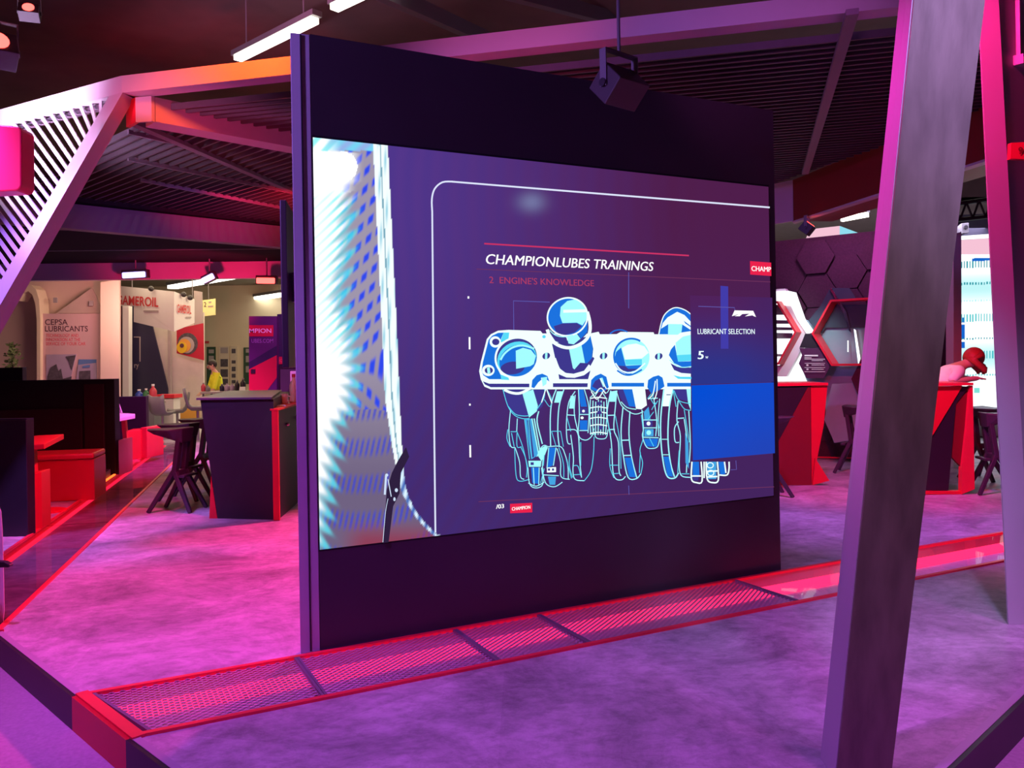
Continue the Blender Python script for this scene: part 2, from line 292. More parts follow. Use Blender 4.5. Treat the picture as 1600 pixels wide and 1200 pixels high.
MB().prism([(-22, 17, 4.5), (16, 17, 4.5), (16, 36, 4.5), (-22, 36, 4.5)], (0, 0, .1)).build('ceiling', mat('grey_hall_ceiling', (.30, .26, .20), .9), kind='structure')
MB().prism([(-22, 17, 4.5), (16, 17, 4.5), (16, 17, 5.7), (-22, 17, 5.7)], (0, .1, 0)).build('wall_soffit', M['ceil'], kind='structure')
MB().box((-3, 32, 2.2), (40, .2, 4.7)).build('wall_back', M['cream'], kind='structure')
# hall roof girders and duct seen above the stand
for i, (a, b) in enumerate((((560, -30), (760, 60)), ((700, -40), (960, 30)))):
    MB().bar(at(*a, 7.4), at(*b, 10.5), .10, .16).build('trim_%d' % (10 + i), M['darkbeam'], kind='structure')

# ------------------------------------------------------------------ floor channel along the LED wall
def channel(p0, p1, q1, q0, name, label, endrail=None, floor_m=None, strip_side='p'):
    "p0-p1 one long side, q0-q1 the other"
    r = thing(name, label, 'floor channel', p0); dn = Vector((0, 0, -.085 if floor_m is not M['deck'] else -.07)); ps = (p1 - p0).normalized(); inn = (q0 - p0).normalized()
    MB().prism([p0 + dn, p1 + dn, q1 + dn, q0 + dn], (0, 0, -.012)).build('trough', floor_m or M['trough'], r)
    for a, b in ((p0, p1), (q0, q1)): MB().prism([a, b, b + dn, a + dn], inn * (.004 if a is p0 else -.004)).build('side_wall', M['redtrough'] if floor_m is M['deck'] else M['trough'], r)
    for a, b, sg in ((p0, p1, 1), (q0, q1, -1)):
        MB().bar(a + inn * .012 * sg + Vector((0, 0, .004)), b + inn * .012 * sg + Vector((0, 0, .004)), .026, .016).build('rail', M['redrail'], r)
    if endrail: MB().bar(p0 + ps * .022 - inn * .012 + Vector((0, 0, .0045)), q0 + ps * .022 + inn * .012 + Vector((0, 0, .0045)), .05, .016).build('end_rail', M['redrail'], r)
    a, b, sg = (p0, p1, 1) if strip_side == 'p' else (q0, q1, -1)
    lw = .17 if floor_m is not M['deck'] else .06  # the wide one's glow stands in for red light spread on the trough floor
    MB().bar(a + inn * (.008 + lw / 2) * sg + dn + Vector((0, 0, .006)) + ps * .12, b + inn * (.008 + lw / 2) * sg + dn + Vector((0, 0, .006)), lw, .008).build('led_strip_glow', M['ledred'] if floor_m is M['deck'] else M['redglow'], r)
    return r
channel(A, BR, FR, B, 'floor_channel', 'long red-railed floor channel with red LED light along the foot of the LED wall', True, mat('ribbed_trough', (.62, .55, .60), .35, 0, .25, 14, .6, (6, .4, 1)))
channel(L0, LF, RF, R0, 'floor_channel', 'glass-covered floor channel with red light strip beside the dark seating booths', True, M['deck'])
def along(px): # place on channel's back edge
    p = onz(*px, 0); return (p - A).dot(T)
WCH = (B - A).dot(N)
cuts = [.06, along((462, 1028)), along((709, 985)), along((840, 962)), along((1150, 908))]
glab = ['mesh grate at the platform edge, leftmost over the red-lit channel', 'long mesh grate under the left foot of the LED wall, second from the platform edge', 'short mesh grate in front of the middle-left of the LED wall', 'longest mesh grate, in front of the right half of the LED wall']
ex = (B - A).dot(T)
def cell(s0, s1, z, sk0=0, sk1=0):
    return [A + T * s0 + N * .028 + Vector((0, 0, z)), A + T * s1 + N * .028 + Vector((0, 0, z)), A + T * (s1 + sk1) + N * (WCH - .028) + Vector((0, 0, z)), A + T * (s0 + sk0) + N * (WCH - .028) + Vector((0, 0, z))]
for i in range(4):
    s0, s1 = cuts[i] + .006, cuts[i + 1] - .006
    r = thing('floor_grate', glab[i], 'floor grate', A + T * s0 + N * .03, 'mesh grates over the floor channel'); q = cell(s0, s1, .001, ex if i == 0 else 0, 0)
    MB().prism(q, (0, 0, -.004)).build('mesh_sheet', M['grate'], r)
    for a, b in ((q[0], q[3]), (q[1], q[2])): MB().bar(a, b, .014, .02).build('end_bar', M['darkbeam'], r)
s = cuts[4] + .01; k = 0
glb = ['clear glass floor pane right after the last mesh grate', 'clear glass floor pane behind the big leaning column', 'clear glass floor pane between the two right columns reflecting the bright screen', 'clear glass floor pane running out past the right column']
while s < 8.4:
    e = min(s + 1.35, 8.4); tag(MB().prism(cell(s, e - .012, .002), (0, 0, -.008)).build('glass_floor_pane', M['glass']), glb[min(k, 3)], 'floor pane', 'glass panes over the floor channel'); s = e; k += 1
dl = (LF - L0).normalized(); nl = Vector((dl.y, -dl.x, 0)); WL = (R0 - L0).dot(nl); el = (R0 - L0).dot(dl)
s = .1; k = 0; glb = ['tinted glass floor pane nearest the camera at the left edge', 'second tinted glass floor pane beside the nearest booth table', 'third tinted glass floor pane beside the red bench', 'fourth tinted glass floor pane beside the tall booth wall', 'farthest tinted glass floor pane near the far red bench']
while s < 10.5:
    e = min(s + 2.2, 10.6); q = [L0 + dl * s + nl * .03, L0 + dl * (e - .012) + nl * .03, L0 + dl * (e - .012 + 0) + nl * (WL - .03), L0 + dl * (s + (el if k == 0 else 0)) + nl * (WL - .03)]
    tag(MB().prism([p + Vector((0, 0, .002)) for p in q], (0, 0, -.008)).build('glass_floor_pane', M['smoke']), glb[min(k, 4)], 'floor pane', 'glass panes beside the booths'); s = e; k += 1

# ================================================================== LED WALL
X0 = Vector((-.96, 4.0658, 0)); WW, ZT = 3.0385, 3.017; U0, U1, Z0, Z1 = .0046, 2.9822, .4964, 2.5116
def SPu(px, py):
    x, v = ray(px, py); t = (X0.x * N.x + X0.y * N.y) / (x * N.x + N.y); p = Vector((x * t, t, H + v * t)); return (p - X0).dot(T), p.z
def SP(px, py, off=.006): u, z = SPu(px, py); return X0 + T * u + N * off + Vector((0, 0, z))
wall = thing('led_screen_tower', 'freestanding black LED wall showing a glowing blue engine on its big screen', 'LED wall', X0 + T * 1.5 - N * .17)
fp = [X0, X0 + T * WW, X0 + T * (WW + .03) - N * .10, X0 + T * WW - N * .34, X0 - N * .34 + T * .30, X0 - N * .05]
MB().prism([p + Vector((0, 0, .001)) for p in fp], (0, 0, ZT - .001)).build('cabinet', M['wallblack'], wall)
def zz(p, z): return Vector((p.x, p.y, z))
pe = [X0 - T * .001, X0 - T * .047 - N * .004, X0 - T * .095 - N * .012, X0 - T * .05 - N * .1, X0 + T * .25 - N * .34, X0 - T * .001 - N * .05]
MB().prism([zz(p, .001) for p in pe], (0, 0, ZT - .004)).build('edge_trim', M['edge'], wall, .004)  # paler grey than the cabinet to make this strip look more lit
MB().box(X0 - T * .047 - N * .001 + Vector((0, 0, ZT / 2)), (.006, .012, ZT - .02), .4762).build('edge_seam', M['black'], wall)
# the picture: one colour per pixel-sized cell of the screen
def smooth(a, b, x): t = max(0, min(1, (x - a) / (b - a))); return t * t * (3 - 2 * t)
def mixc(a, b, t): return tuple(a[i] + (b[i] - a[i]) * t for i in range(3))
def edgeR(y): # right side of the bright bar at the left of the picture
    pts = [(215, 604), (320, 609), (400, 613), (545, 620), (620, 623), (690, 626), (735, 630)]
    for (a, b), (c, d) in zip(pts, pts[1:]):
        if y <= c: return b + (d - b) * (y - a) / (c - a)
    return 630 + ((y - 735) / 95) ** 2.2 * 46
def edgeL(y): return edgeR(y) - (22 if y < 620 else max(6, 22 - (y - 620) * .10))
def whiteR(y): # how far the burnt-out white reaches
    pts = [(205, 520), (236, 525), (240, 557), (283, 557), (290, 548), (400, 540), (470, 530), (520, 548), (580, 552), (640, 545), (665, 525), (720, 520), (780, 510), (860, 500)]
    for (a, b), (c, d) in zip(pts, pts[1:]):
        if y <= c: return b + (d - b) * (y - a) / (c - a)
    return 500
def picture(px, py):
    r = smooth(520, 1200, px); d = smooth(300, 800, py)
    c = mixc(lin((84, 56, 142)), lin((80, 30, 76)), min(1, r * 1.15)); c = mixc(c, lin((64, 38, 100)), d * .75)
    mo = .5 + .5 * math.sin(px * .22 + 10 * math.sin(py * .008) + py * .06); c = mixc(c, lin((50, 50, 140)), mo * .18 * (1 - r))
    g = math.exp(-((px - 830) / 20) ** 2 - ((py - 316) / 15) ** 2); c = mixc(c, lin((120, 125, 170)), g * .8)
    eR, eL = edgeR(py), edgeL(py)
    if px > eR + 1: return c
    if px > eL:
        if py > 735: return mixc((.75, .95, 1.1), lin((70, 110, 190)), .5 + .5 * math.sin(px * .45 + py * .15))
        k = .5 + .5 * math.sin((px - eL) * .62 + py * .012); q = .5 + .5 * math.sin(py * .085 + (px - eL) * .3)
        return mixc((.95, 1.05, 1.05), lin((70, 190, 220)), .75 * (k * q) ** 2) if abs(px - (eL + eR) / 2) > 1.0 else lin((120, 170, 190))
    if 238 < py < 285 and px < 535 + math.sqrt(max(0, 23 ** 2 - (py - 261) ** 2)): return (1.5, 1.5, 1.5)
    ph = py * .232 + (px - 560) * (.20 - smooth(520, 640, py) * .42); si = .5 + .5 * math.sin(ph)
    wR = whiteR(py) + (7 * math.sin(ph) if py > 300 else 0); wm = 1 - smooth(wR - 26, wR + 12, px)
    base = mixc(lin((160, 150, 172)), lin((112, 98, 130)), smooth(520, 780, py))
    ph2 = px * .44 + py * .05
    dots = smooth(.30, .90, si) * smooth(-.9, .5, math.sin(ph2)) if py < 640 else smooth(.25, .8, .5 + .5 * math.sin(px * .75 + py * .16)) * smooth(-.6, .8, math.sin(py * .11 + ((px - 560) / 60) ** 2)) * .75
    right = mixc(base, lin((48, 74, 238)) if py < 640 else lin((62, 72, 205)), dots)
    if py < 236: right = mixc(lin((150, 180, 235)), lin((120, 215, 245)), si)
    st = smooth(.35, .95, .5 + .5 * math.sin(py * .40 + (px - 500) * .38)) * smooth(288, 315, py) * (1 - smooth(500, 590, py)) * (.35 + .65 * smooth(495, 540, px))
    if py < 236: st = smooth(.3, .9, .5 + .5 * math.sin(py * .2 + px * .22)) * .8
    left = mixc((1.22, 1.26, 1.26), lin((95, 240, 242)), st)
    o = mixc(right, left, wm)
    fr = math.exp(-((px - wR) / 9) ** 2) * smooth(300, 340, py); o = mixc(o, lin((70, 215, 235)), fr * (.35 + .5 * si))
    if py > 800 and px > 520: o = mixc(o, lin((150, 50, 75)), smooth(805, 850, py) * smooth(520, 575, px) * .8)
    return o
def to_px(u, z):
    p = X0 + T * u; x, v = p.x / p.y, (z - H) / p.y; a, b = x * F, -v * F; return 800 + cR * a + sR * b, 600 + SY - sR * a + cR * b
def picture_mesh(name, m, parent, us, zs, off, fn=None):
    vv = []; ff = []; cc = []; nu, nz = len(us), len(zs)
    for z in zs:
        for u in us: vv.append(X0 + T * u + N * off + Vector((0, 0, z)) - parent_world(parent)); cc.append((fn or picture)(*to_px(u, z)))
    for j in range(nz - 1): ff += [(j * nu + i, j * nu + i + 1, (j + 1) * nu + i + 1, (j + 1) * nu + i) for i in range(nu - 1)]
    me = bpy.data.meshes.new(name); me.from_pydata([tuple(v) for v in vv], [], ff); me.update(); me.materials.append(m)
    ca = me.color_attributes.new('picture', 'FLOAT_COLOR', 'POINT')
    for i, c in enumerate(cc): ca.data[i].color = tuple(c) + (1,)
    o = bpy.data.objects.new(name, me); link(o); o.parent = parent; return o
MB().prism([X0 + T * (U0 - .004) + N * .001 + Vector((0, 0, Z0 - .008)), X0 + T * (U1 + .004) + N * .001 + Vector((0, 0, Z0 - .008)), X0 + T * (U1 + .004) + N * .001 + Vector((0, 0, Z1 + .012)), X0 + T * (U0 - .004) + N * .001 + Vector((0, 0, Z1 + .012))], N * .001).build('screen_gap_shade', mat('gap_shade_black', (.004, .004, .006), .8), wall)  # black sheet puts in the shade line round the recessed screen
us = [U0 + (.62 - U0) * i / 120 for i in range(121)] + [.62 + (U1 - .62) * i / 110 for i in range(1, 111)]
screen = picture_mesh('screen', emit_attr('led_picture', 1.0), wall, us, [Z0 + (Z1 - Z0) * i / 240 for i in range(241)], .004)
ORD = [0]
class G:
    "flat shapes of light on the screen, drawn in the photo's pixels"
    def __init__(s): s.m = MB()
    def lift(s): ORD[0] += 1; return .0055 + ORD[0] * .00006
    def fill(s, pts):
        o = s.lift(); s.m.add([SP(x, y, o) for x, y in pts], [tuple(range(len(pts)))])
    def line(s, pts, wd, closed=False, curve=True):
        if curve and len(pts) > 2:
            q = []; n = len(pts); rng = range(n if closed else n - 1)
            for i in rng:
                p0, p1, p2, p3 = [Vector(pts[(i + k) % n] if closed else pts[max(0, min(n - 1, i + k))]) for k in (-1, 0, 1, 2)]
                for t in (0, .25, .5, .75): q.append(.5 * ((2 * p1) + (-p0 + p2) * t + (2 * p0 - 5 * p1 + 4 * p2 - p3) * t * t + (-p0 + 3 * p1 - 3 * p2 + p3) * t ** 3))
            if not closed: q.append(Vector(pts[-1]))
            pts = q
        pts = [Vector(p) for p in pts]; n = len(pts); o = s.lift(); vv = []
        for i, p in enumerate(pts):
            a = pts[(i - 1) % n] if closed else pts[max(i - 1, 0)]; b = pts[(i + 1) % n] if closed else pts[min(i + 1, n - 1)]
            d = b - a; d = d.normalized() if d.length > 1e-6 else Vector((1, 0)); nn = Vector((-d.y, d.x)) * wd / 2
            vv += [SP(*(p + nn), o), SP(*(p - nn), o)]
        ff = [(2 * i, 2 * i + 1, 2 * ((i + 1) % n) + 1, 2 * ((i + 1) % n)) for i in range(n if closed else n - 1)]
        s.m.add(vv, ff)
    def text(s, body, x0, y0, x1, y1, h, bold=.012, shear=0):
        o = s.lift(); u0, z0 = SPu(x0, y0); u1, z1 = SPu(x1, y1); z = (z0 + z1) / 2; uh, zh = SPu(x0, y0 - h)
        p = X0 + T * u0 + N * o + Vector((0, 0, z)); q = X0 + T * u1 + N * o + Vector((0, 0, z)); sh_ = T * (bold * 2.2 * (zh - z0))
        for k in (-1, 0, 1): put_text(s.m, body, p + sh_ * k, q + sh_ * k, (0, 0, zh - z0), shear, 0, N * .00001 * k)
    def build(s, name, m, label=None):
        o = s.m.build(name, m, screen); 
        if label: o['label'] = label
        return o
def ell(cx, cy, rx, ry, rot=0, n=28, a0=0, a1=360):
    r = math.radians(rot); return [(cx + rx * math.cos(t) * math.cos(r) - ry * math.sin(t) * math.sin(r), cy + rx * math.cos(t) * math.sin(r) + ry * math.sin(t) * math.cos(r)) for t in [math.radians(a0 + (a1 - a0) * i / n) for i in range(n + (a1 - a0 < 360))]]
def cr(x0, y0, sc): return lambda *p: [(x0 + x * sc, y0 + y * sc) for x, y in p]
cA = cr(740, 480, .125); cB = cr(920, 480, .125); cE = cr(840, 450, .125); cC = cr(770, 600, .14164); cD = cr(940, 580, .15839)
layers = {}
EC = dict(W=((.80, 1.0, .97), 1.15), L=((.36, .95, .96), 1.05), C=((.10, .72, .95), 1.0), B=((.012, .17, .74), 1.0), D=((.050, .040, .27), 1.0), S=((.06, .38, .78), 1.0), V=((.34, .90, .98), 1.1))
EM = {k: emit('engine_' + n, *EC[k]) for k, n in zip('WLCBDSV', ('white', 'pale_cyan', 'cyan', 'blue', 'indigo', 'steel_blue', 'ice'))}
def g(k): return layers.setdefault(k, G())
W, Lc, Cc, Bl, Dk, Sb = 'WLCBDS'
# lower end first, so the block lies over it
LOW = [True]
def strokes(k, wd, *lists):
    for q in lists: g('V' if LOW[0] and k == W else k).line(q, wd * (.85 if LOW[0] else 1))
# pistons' skirts, rods and discs (left half)
g(Dk).fill(cC((110, 60), (170, 260), (250, 330), (330, 350), (440, 340), (540, 250), (570, 150), (560, 20)))
g(Lc).fill(cC((320, 100), (440, 60), (492, 240), (480, 300), (395, 370), (362, 250)))
strokes(Cc, 1.4, cC((105, 55), (160, 240), (230, 340), (320, 380), (400, 380)), cC((160, 240), (240, 330), (330, 352), (400, 348)), cC((565, 40), (560, 150), (480, 280)))
g(W).line(cC((120, 62), (200, 96), (300, 100), (420, 40)), 4)
g(Sb).fill(cC((345, 390), (430, 380), (500, 780), (420, 830))); g(Dk).fill(cC((372, 400), (400, 395), (450, 800), (425, 815)))
strokes(W, 1.6, cC((190, 290), (172, 500), (190, 680), (240, 700)), cC((265, 380), (258, 520)), cC((240, 700), (290, 860), (300, 1020), (340, 1050)))
strokes(Cc, 1.4, cC((235, 710), (250, 1000), (290, 1070), (400, 1050)), cC((258, 520), (320, 680), (370, 900), (365, 1030)), cC((345, 390), (400, 830)), cC((385, 380), (425, 820)), cC((160, 500), (150, 600), (185, 690)), cC((190, 525), (260, 525)), cC((200, 540), (230, 690)), cC((300, 690), (350, 800), (385, 950)), cC((260, 540), (262, 690), (310, 690)))
strokes(Lc, 2.2, cC((425, 380), (500, 780)), cC((450, 380), (520, 770)), cC((500, 300), (482, 420), (540, 660)))
g(Bl).fill(cC((415, 920), (505, 920), (500, 1100), (430, 1090))); g(Lc).fill(cC((385, 845), (530, 845), (522, 912), (392, 912))); g(Dk).fill(cC((410, 862), (445, 862), (445, 892), (410, 892)))
strokes(W, 1.6, cC((380, 920), (400, 1100), (470, 1145), (545, 1100), (530, 920)), cC((440, 920), (450, 1110)), cC((505, 920), (500, 1120)), cC((480, 800), (520, 710), (560, 675), (600, 690)), cC((385, 1090), (470, 1125), (560, 1080)))
g(Lc).fill(cC((490, 790), (520, 710), (570, 680), (600, 700), (560, 800), (530, 850)))
g(Bl).fill(cC((610, 700), (690, 700), (650, 900), (600, 920))); g(W).fill(cC((590, 920), (690, 915), (690, 970), (590, 975))); g(Dk).fill(cC((600, 930), (625, 930), (625, 955), (600, 955))); g(Dk).fill(cC((645, 930), (668, 930), (668, 955), (645, 955))); g(Sb).fill(cC((600, 1020), (690, 1020), (680, 1110), (620, 1110)))
strokes(W, 1.6, cC((560, 760), (540, 900), (560, 1050), (600, 1115), (680, 1130), (760, 1080)), cC((610, 700), (590, 930)), cC((690, 700), (660, 900)), cC((600, 690), (740, 690), (790, 780), (820, 900), (825, 1050)), cC((700, 710), (740, 860), (745, 1020), (840, 1050)), cC((540, 1000), (720, 1010)))
strokes(Cc, 1.3, cC((720, 700), (770, 870), (775, 1030)), cC((560, 930), (520, 1090)), cC((560, 780), (550, 900)), cC((800, 820), (860, 1040)))
g(Lc).fill(cC((700, 80), (765, 80), (735, 205), (668, 205)))
strokes(W, 2.0, cC((690, 60), (642, 200), (625, 400), (630, 690)), cC((775, 60), (722, 250), (708, 520), (725, 690)))
strokes(Cc, 1.2, cC((640, 520), (740, 520)), cC((640, 520), (690, 690)), cC((740, 520), (770, 690)), cC((590, 60), (640, 170), (620, 250), (560, 170)))
g(Lc).fill(cC((850, 130), (890, 130), (890, 270), (832, 270)))
strokes(W, 1.7, cC((900, 80), (830, 200), (805, 400), (805, 560), (820, 650), (850, 660)), cC((900, 120), (890, 330), (935, 560), (950, 850), (970, 1030)), cC((810, 340), (900, 345)), cC((810, 505), (910, 510), (945, 620)), cC((850, 560), (880, 800), (875, 960), (900, 1050), (1000, 1065)))
strokes(Cc, 1.4, cC((1000, 1065), (1070, 960), (1100, 780), (1108, 580)), cC((840, 760), (835, 900), (870, 1030)), cC((880, 900), (930, 905), (960, 1010)), cC((880, 1000), (950, 995)), cC((810, 370), (850, 520)), cC((960, 640), (960, 900)))
g(Bl).fill(cC((930, 60), (990, 60), (1030, 250), (960, 250))); g(Dk).fill(cC((945, 262), (1035, 262), (1035, 325), (945, 325))); g(Bl).fill(cC((950, 400), (1035, 400), (1030, 510), (950, 500))); g(W).fill(cC(*[(990 + 16 * math.cos(t), 298 + 16 * math.sin(t)) for t in [i * .8 for i in range(8)]])); g(W).fill(cC(*[(975 + 18 * math.cos(t), 372 + 16 * math.sin(t)) for t in [i * .8 for i in range(8)]]))
strokes(W, 1.6, cC((935, 60), (945, 330), (935, 560), (1010, 618), (1080, 575), (1105, 490)), cC((1000, 60), (1050, 260), (1040, 540)), cC((940, 335), (1050, 335)), cC((945, 512), (1040, 512)), cC((1110, 540), (1130, 590), (1180, 605), (1240, 590), (1260, 500)))
for i in range(7): strokes(Lc if i % 2 else W, 1.8, cC((1065 + i * 30, 170 + 12 * (i % 3)), (1060 + i * 31, 360), (1070 + i * 27, 560)))
for y in (160, 265, 320, 380, 460, 545): g(W).line(cC((1060, y), (1150, y - 14), (1250, y)), 1.6)
for q in ((1165, 215), (1165, 315), (1180, 480)): g(Dk).fill(cC(*[(q[0] + 26 * math.cos(t), q[1] + 22 * math.sin(t)) for t in [i * .7 for i in range(9)]]))
strokes(Lc, 1.5, cC((1110, 140), (1170, 70), (1240, 160)), cC((1180, 20), (1240, 100), (1290, 20)), cC((1060, 60), (1110, 100), (1060, 150)))
# lower end, right half
g(Lc).fill(cD((75, 200), (140, 190), (130, 300), (60, 300)))
strokes(W, 1.8, cD((80, 190), (55, 320), (45, 450), (85, 700), (100, 980), (130, 1060), (190, 1068), (225, 1035)), cD((140, 190), (125, 350), (110, 570), (155, 700), (160, 970), (180, 1030)), cD((50, 435), (125, 432)), cD((60, 575), (120, 572)))
strokes(Cc, 1.3, cD((75, 760), (70, 930), (110, 1050)), cD((70, 925), (150, 925)), cD((100, 1010), (160, 1005)), cD((125, 440), (170, 700), (180, 960)), cD((40, 470), (80, 620)))
g(Dk).fill(cD((150, 175), (290, 175), (330, 360), (230, 350), (170, 260))); g(Bl).fill(cD((200, 175), (290, 175), (322, 350), (260, 345))); g(W).fill(cD((288, 165), (415, 165), (435, 335), (380, 375), (328, 370)))
strokes(Lc, 1.6, cD((140, 215), (180, 330), (260, 400), (330, 422), (400, 398)), cD((180, 300), (240, 358), (330, 375)))
strokes(W, 2.0, cD((200, 350), (180, 600), (205, 850), (250, 1045), (330, 1058), (375, 1010)), cD((268, 395), (258, 620), (285, 850), (335, 1050)), cD((190, 680), (258, 678)), cD((205, 830), (280, 828)))
g(Bl).fill(cD((215, 850), (280, 850), (325, 1045), (260, 1040)))
strokes(Cc, 1.4, cD((375, 1010), (392, 900), (365, 780), (400, 640), (380, 430)), cD((370, 800), (360, 1000)))
g(Sb).fill(cD((405, 400), (450, 350), (470, 470), (410, 480))); g(Dk).fill(cD((410, 485), (490, 485), (490, 545), (410, 545))); g(Sb).fill(cD((410, 570), (500, 570), (500, 640), (410, 640))); g(Bl).fill(cD((405, 665), (545, 665), (530, 745), (430, 740)))
g(W).fill(cD(*[(450 + 20 * math.cos(t), 515 + 20 * math.sin(t)) for t in [i * .7 for i in range(9)]])); g(Lc).fill(cD(*[(452 + 24 * math.cos(t), 605 + 24 * math.sin(t)) for t in [i * .7 for i in range(9)]]))
strokes(W, 1.7, cD((385, 380), (400, 560), (390, 640), (430, 745), (490, 760), (540, 740), (560, 660)), cD((400, 480), (535, 480)), cD((400, 557), (535, 557)), cD((400, 650), (550, 655)), cD((500, 260), (530, 480), (520, 640)), cD((560, 270), (545, 450), (550, 640)), cD((450, 270), (540, 265)))
strokes(Cc, 1.3, cD((440, 270), (510, 170), (520, 100)), cD((490, 260), (530, 110)), cD((470, 270), (510, 330), (540, 290)), cD((480, 380), (520, 310)), cD((440, 480), (500, 400)), cD((540, 480), (555, 560)), cD((460, 660), (500, 740)))
g(W).fill(cD((605, 175), (690, 170), (662, 345), (580, 345))); g(Dk).fill(cD((625, 228), (668, 228), (666, 236), (625, 236)))
strokes(W, 2.4, cD((600, 180), (570, 450), (572, 700), (600, 930), (640, 1042), (710, 1050), (745, 1000)), cD((690, 190), (655, 350), (640, 650), (665, 900), (705, 1040)))
strokes(Lc, 1.4, cD((580, 670), (640, 670)), cD((590, 822), (650, 822))); g(Bl).fill(cD((595, 840), (648, 840), (690, 1040), (635, 1030)))
g(Dk).fill(cD((695, 175), (825, 175), (845, 300), (745, 275))); g(Lc).fill(cD((822, 175), (866, 170), (866, 385), (840, 320)))
strokes(W, 1.8, cD((740, 290), (728, 480), (762, 640), (750, 900), (770, 1025), (860, 1045)), cD((800, 470), (828, 700), (822, 1000)), cD((735, 465), (800, 460)), cD((745, 495), (705, 560), (710, 690), (750, 700)), cD((845, 390), (860, 700), (850, 900)))
strokes(Cc, 1.4, cD((690, 180), (720, 350)), cD((700, 190), (750, 290), (866, 320)), cD((745, 290), (800, 370), (866, 385)), cD((800, 380), (850, 700)), cD((750, 780), (735, 1000)), cD((770, 1010), (850, 1010)))
g(Sb).fill(cD((808, 600), (840, 700), (846, 960), (812, 900)))
# block
LOW[0] = False
g(W).fill(cA((55, 800), (75, 690), (150, 400), (200, 340), (290, 295), (420, 285), (820, 298), (845, 330), (1440, 330), (1545, 308), (1560, 340), (1770, 338), (1820, 310), (2230, 315), (2240, 340), (2695, 340), (2695, 1024), (200, 1026), (120, 992), (75, 900)))
for q in (cA((100, 925), (180, 955), (690, 955), (690, 1000), (200, 1000), (125, 965)), cA((975, 950), (1412, 950), (1412, 998), (975, 998))): g(Dk).fill(q)
for q in (cB((265, 945), (672, 945), (672, 992), (265, 992)), cB((960, 945), (1255, 945), (1255, 992), (960, 992))): g(Bl).fill(q)
g(Bl).fill(cA((85, 790), (100, 690), (172, 410), (215, 358), (290, 322), (360, 318), (310, 440), (275, 540), (258, 640), (270, 740), (320, 840), (360, 900), (180, 900), (105, 850)))
g(Cc).fill(cA((360, 318), (430, 318), (420, 400), (330, 440), (300, 480))); g(Cc).fill(cA((320, 840), (420, 880), (430, 910), (330, 905)))
for cx, cy, rx, ry in ((255, 435, 70, 70), (168, 790, 78, 70)):
    g(W).fill(cA(*ell(cx, cy, rx, ry))); g(Dk).fill(cA(*ell(cx + 6, cy, rx * .66, ry * .58)))
g(Lc).fill(cA((150, 760), (185, 750), (195, 820), (160, 835)))
g(Dk).fill(cA(*ell(522, 630, 262, 240, -18))); g(Cc).fill(cA(*ell(525, 650, 250, 215, -22))); g(Bl).fill(cA(*ell(535, 672, 236, 196, -22))); g(Dk).fill(cA(*ell(470, 760, 150, 80, -5)))
g(Lc).fill(cA((510, 545), (600, 508), (700, 535), (760, 610), (735, 710), (690, 738), (515, 770))); g(Lc).line(cA((320, 660), (370, 580), (470, 505), (600, 480), (740, 520)), 3); g(W).line(cA(*ell(522, 630, 266, 246, -18)), 3, True)
for c0, cx, cy in ((cA, 890, 610), (cB, 165, 610), (cB, 853, 615)): g(Dk).fill(c0(*ell(cx, cy, 50, 40, -25))); g(Lc).fill(c0((cx - 14, cy - 38), (cx + 16, cy - 40), (cx + 12, cy + 38), (cx - 16, cy + 40)))
g(Cc).fill(cA(*ell(862, 370, 22, 20)))
# bearing arches under the block
for c0, q, fillq in ((cA, ((690, 1020), (700, 900), (760, 835), (840, 812), (915, 850), (945, 930)), ((705, 1000), (715, 910), (770, 850), (840, 830), (905, 860), (930, 930), (860, 880), (790, 940), (740, 1010))), (cA, ((1415, 1010), (1430, 900), (1490, 840), (1570, 812), (1650, 850), (1680, 930)), ((1440, 1020), (1450, 910), (1500, 860), (1570, 830), (1640, 870), (1670, 1000), (1600, 1060), (1500, 1050))), (cB, ((695, 1010), (705, 900), (780, 845), (850, 830), (910, 860), (935, 960)), ((710, 1000), (720, 910), (780, 870), (850, 850), (900, 880), (925, 990), (850, 1040), (760, 1080)))):
    g(Bl).fill(c0(*fillq)); g(W).line(c0(*q), 3)
g(Dk).fill(cA((1460, 990), (1500, 920), (1560, 890), (1620, 940), (1640, 1010), (1550, 1040))); g(Lc).fill(cA((1555, 890), (1590, 880), (1625, 980), (1600, 1000)))
strokes(W, 1.6, cA((830, 880), (850, 990)), cA((880, 880), (890, 1010), (960, 1200)), cA((890, 1000), (830, 1190)), cA((1450, 1050), (1520, 1150), (1600, 1050)), cB((60, 1080), (130, 1010), (190, 1080)), cB((120, 890), (200, 1020)), cB((810, 920), (780, 1080), (720, 1150)), cB((830, 900), (830, 1050), (800, 1150)))
g(Lc).fill(cA((830, 880), (900, 870), (890, 960), (845, 990)))
# second piston, standing out of the block
g(Dk).fill(cE((160, 700), (200, 880), (250, 1000), (330, 1062), (430, 1072), (560, 1035), (660, 900), (675, 760), (640, 600))); g(Bl).fill(cE((520, 720), (640, 600), (670, 760), (655, 880), (600, 940), (570, 940)))
g(Lc).fill(cE((370, 750), (525, 700), (572, 938), (512, 935), (440, 1018), (420, 1000)))
g(W).line(cE((190, 880), (250, 1025), (340, 1082), (440, 1092), (560, 1060), (650, 965), (690, 850)), 4.5); g(Dk).fill(cE((240, 1075), (340, 1118), (440, 1122), (560, 1090), (640, 1030), (610, 1140), (250, 1140))); g(Dk).fill(cE((615, 950), (670, 860), (690, 880), (640, 975)))
g(Dk).fill(cE((110, 480), (150, 620), (210, 680), (310, 705), (360, 700), (350, 610), (480, 560), (610, 420), (605, 560), (540, 630), (480, 690), (360, 715), (220, 690), (130, 600)))
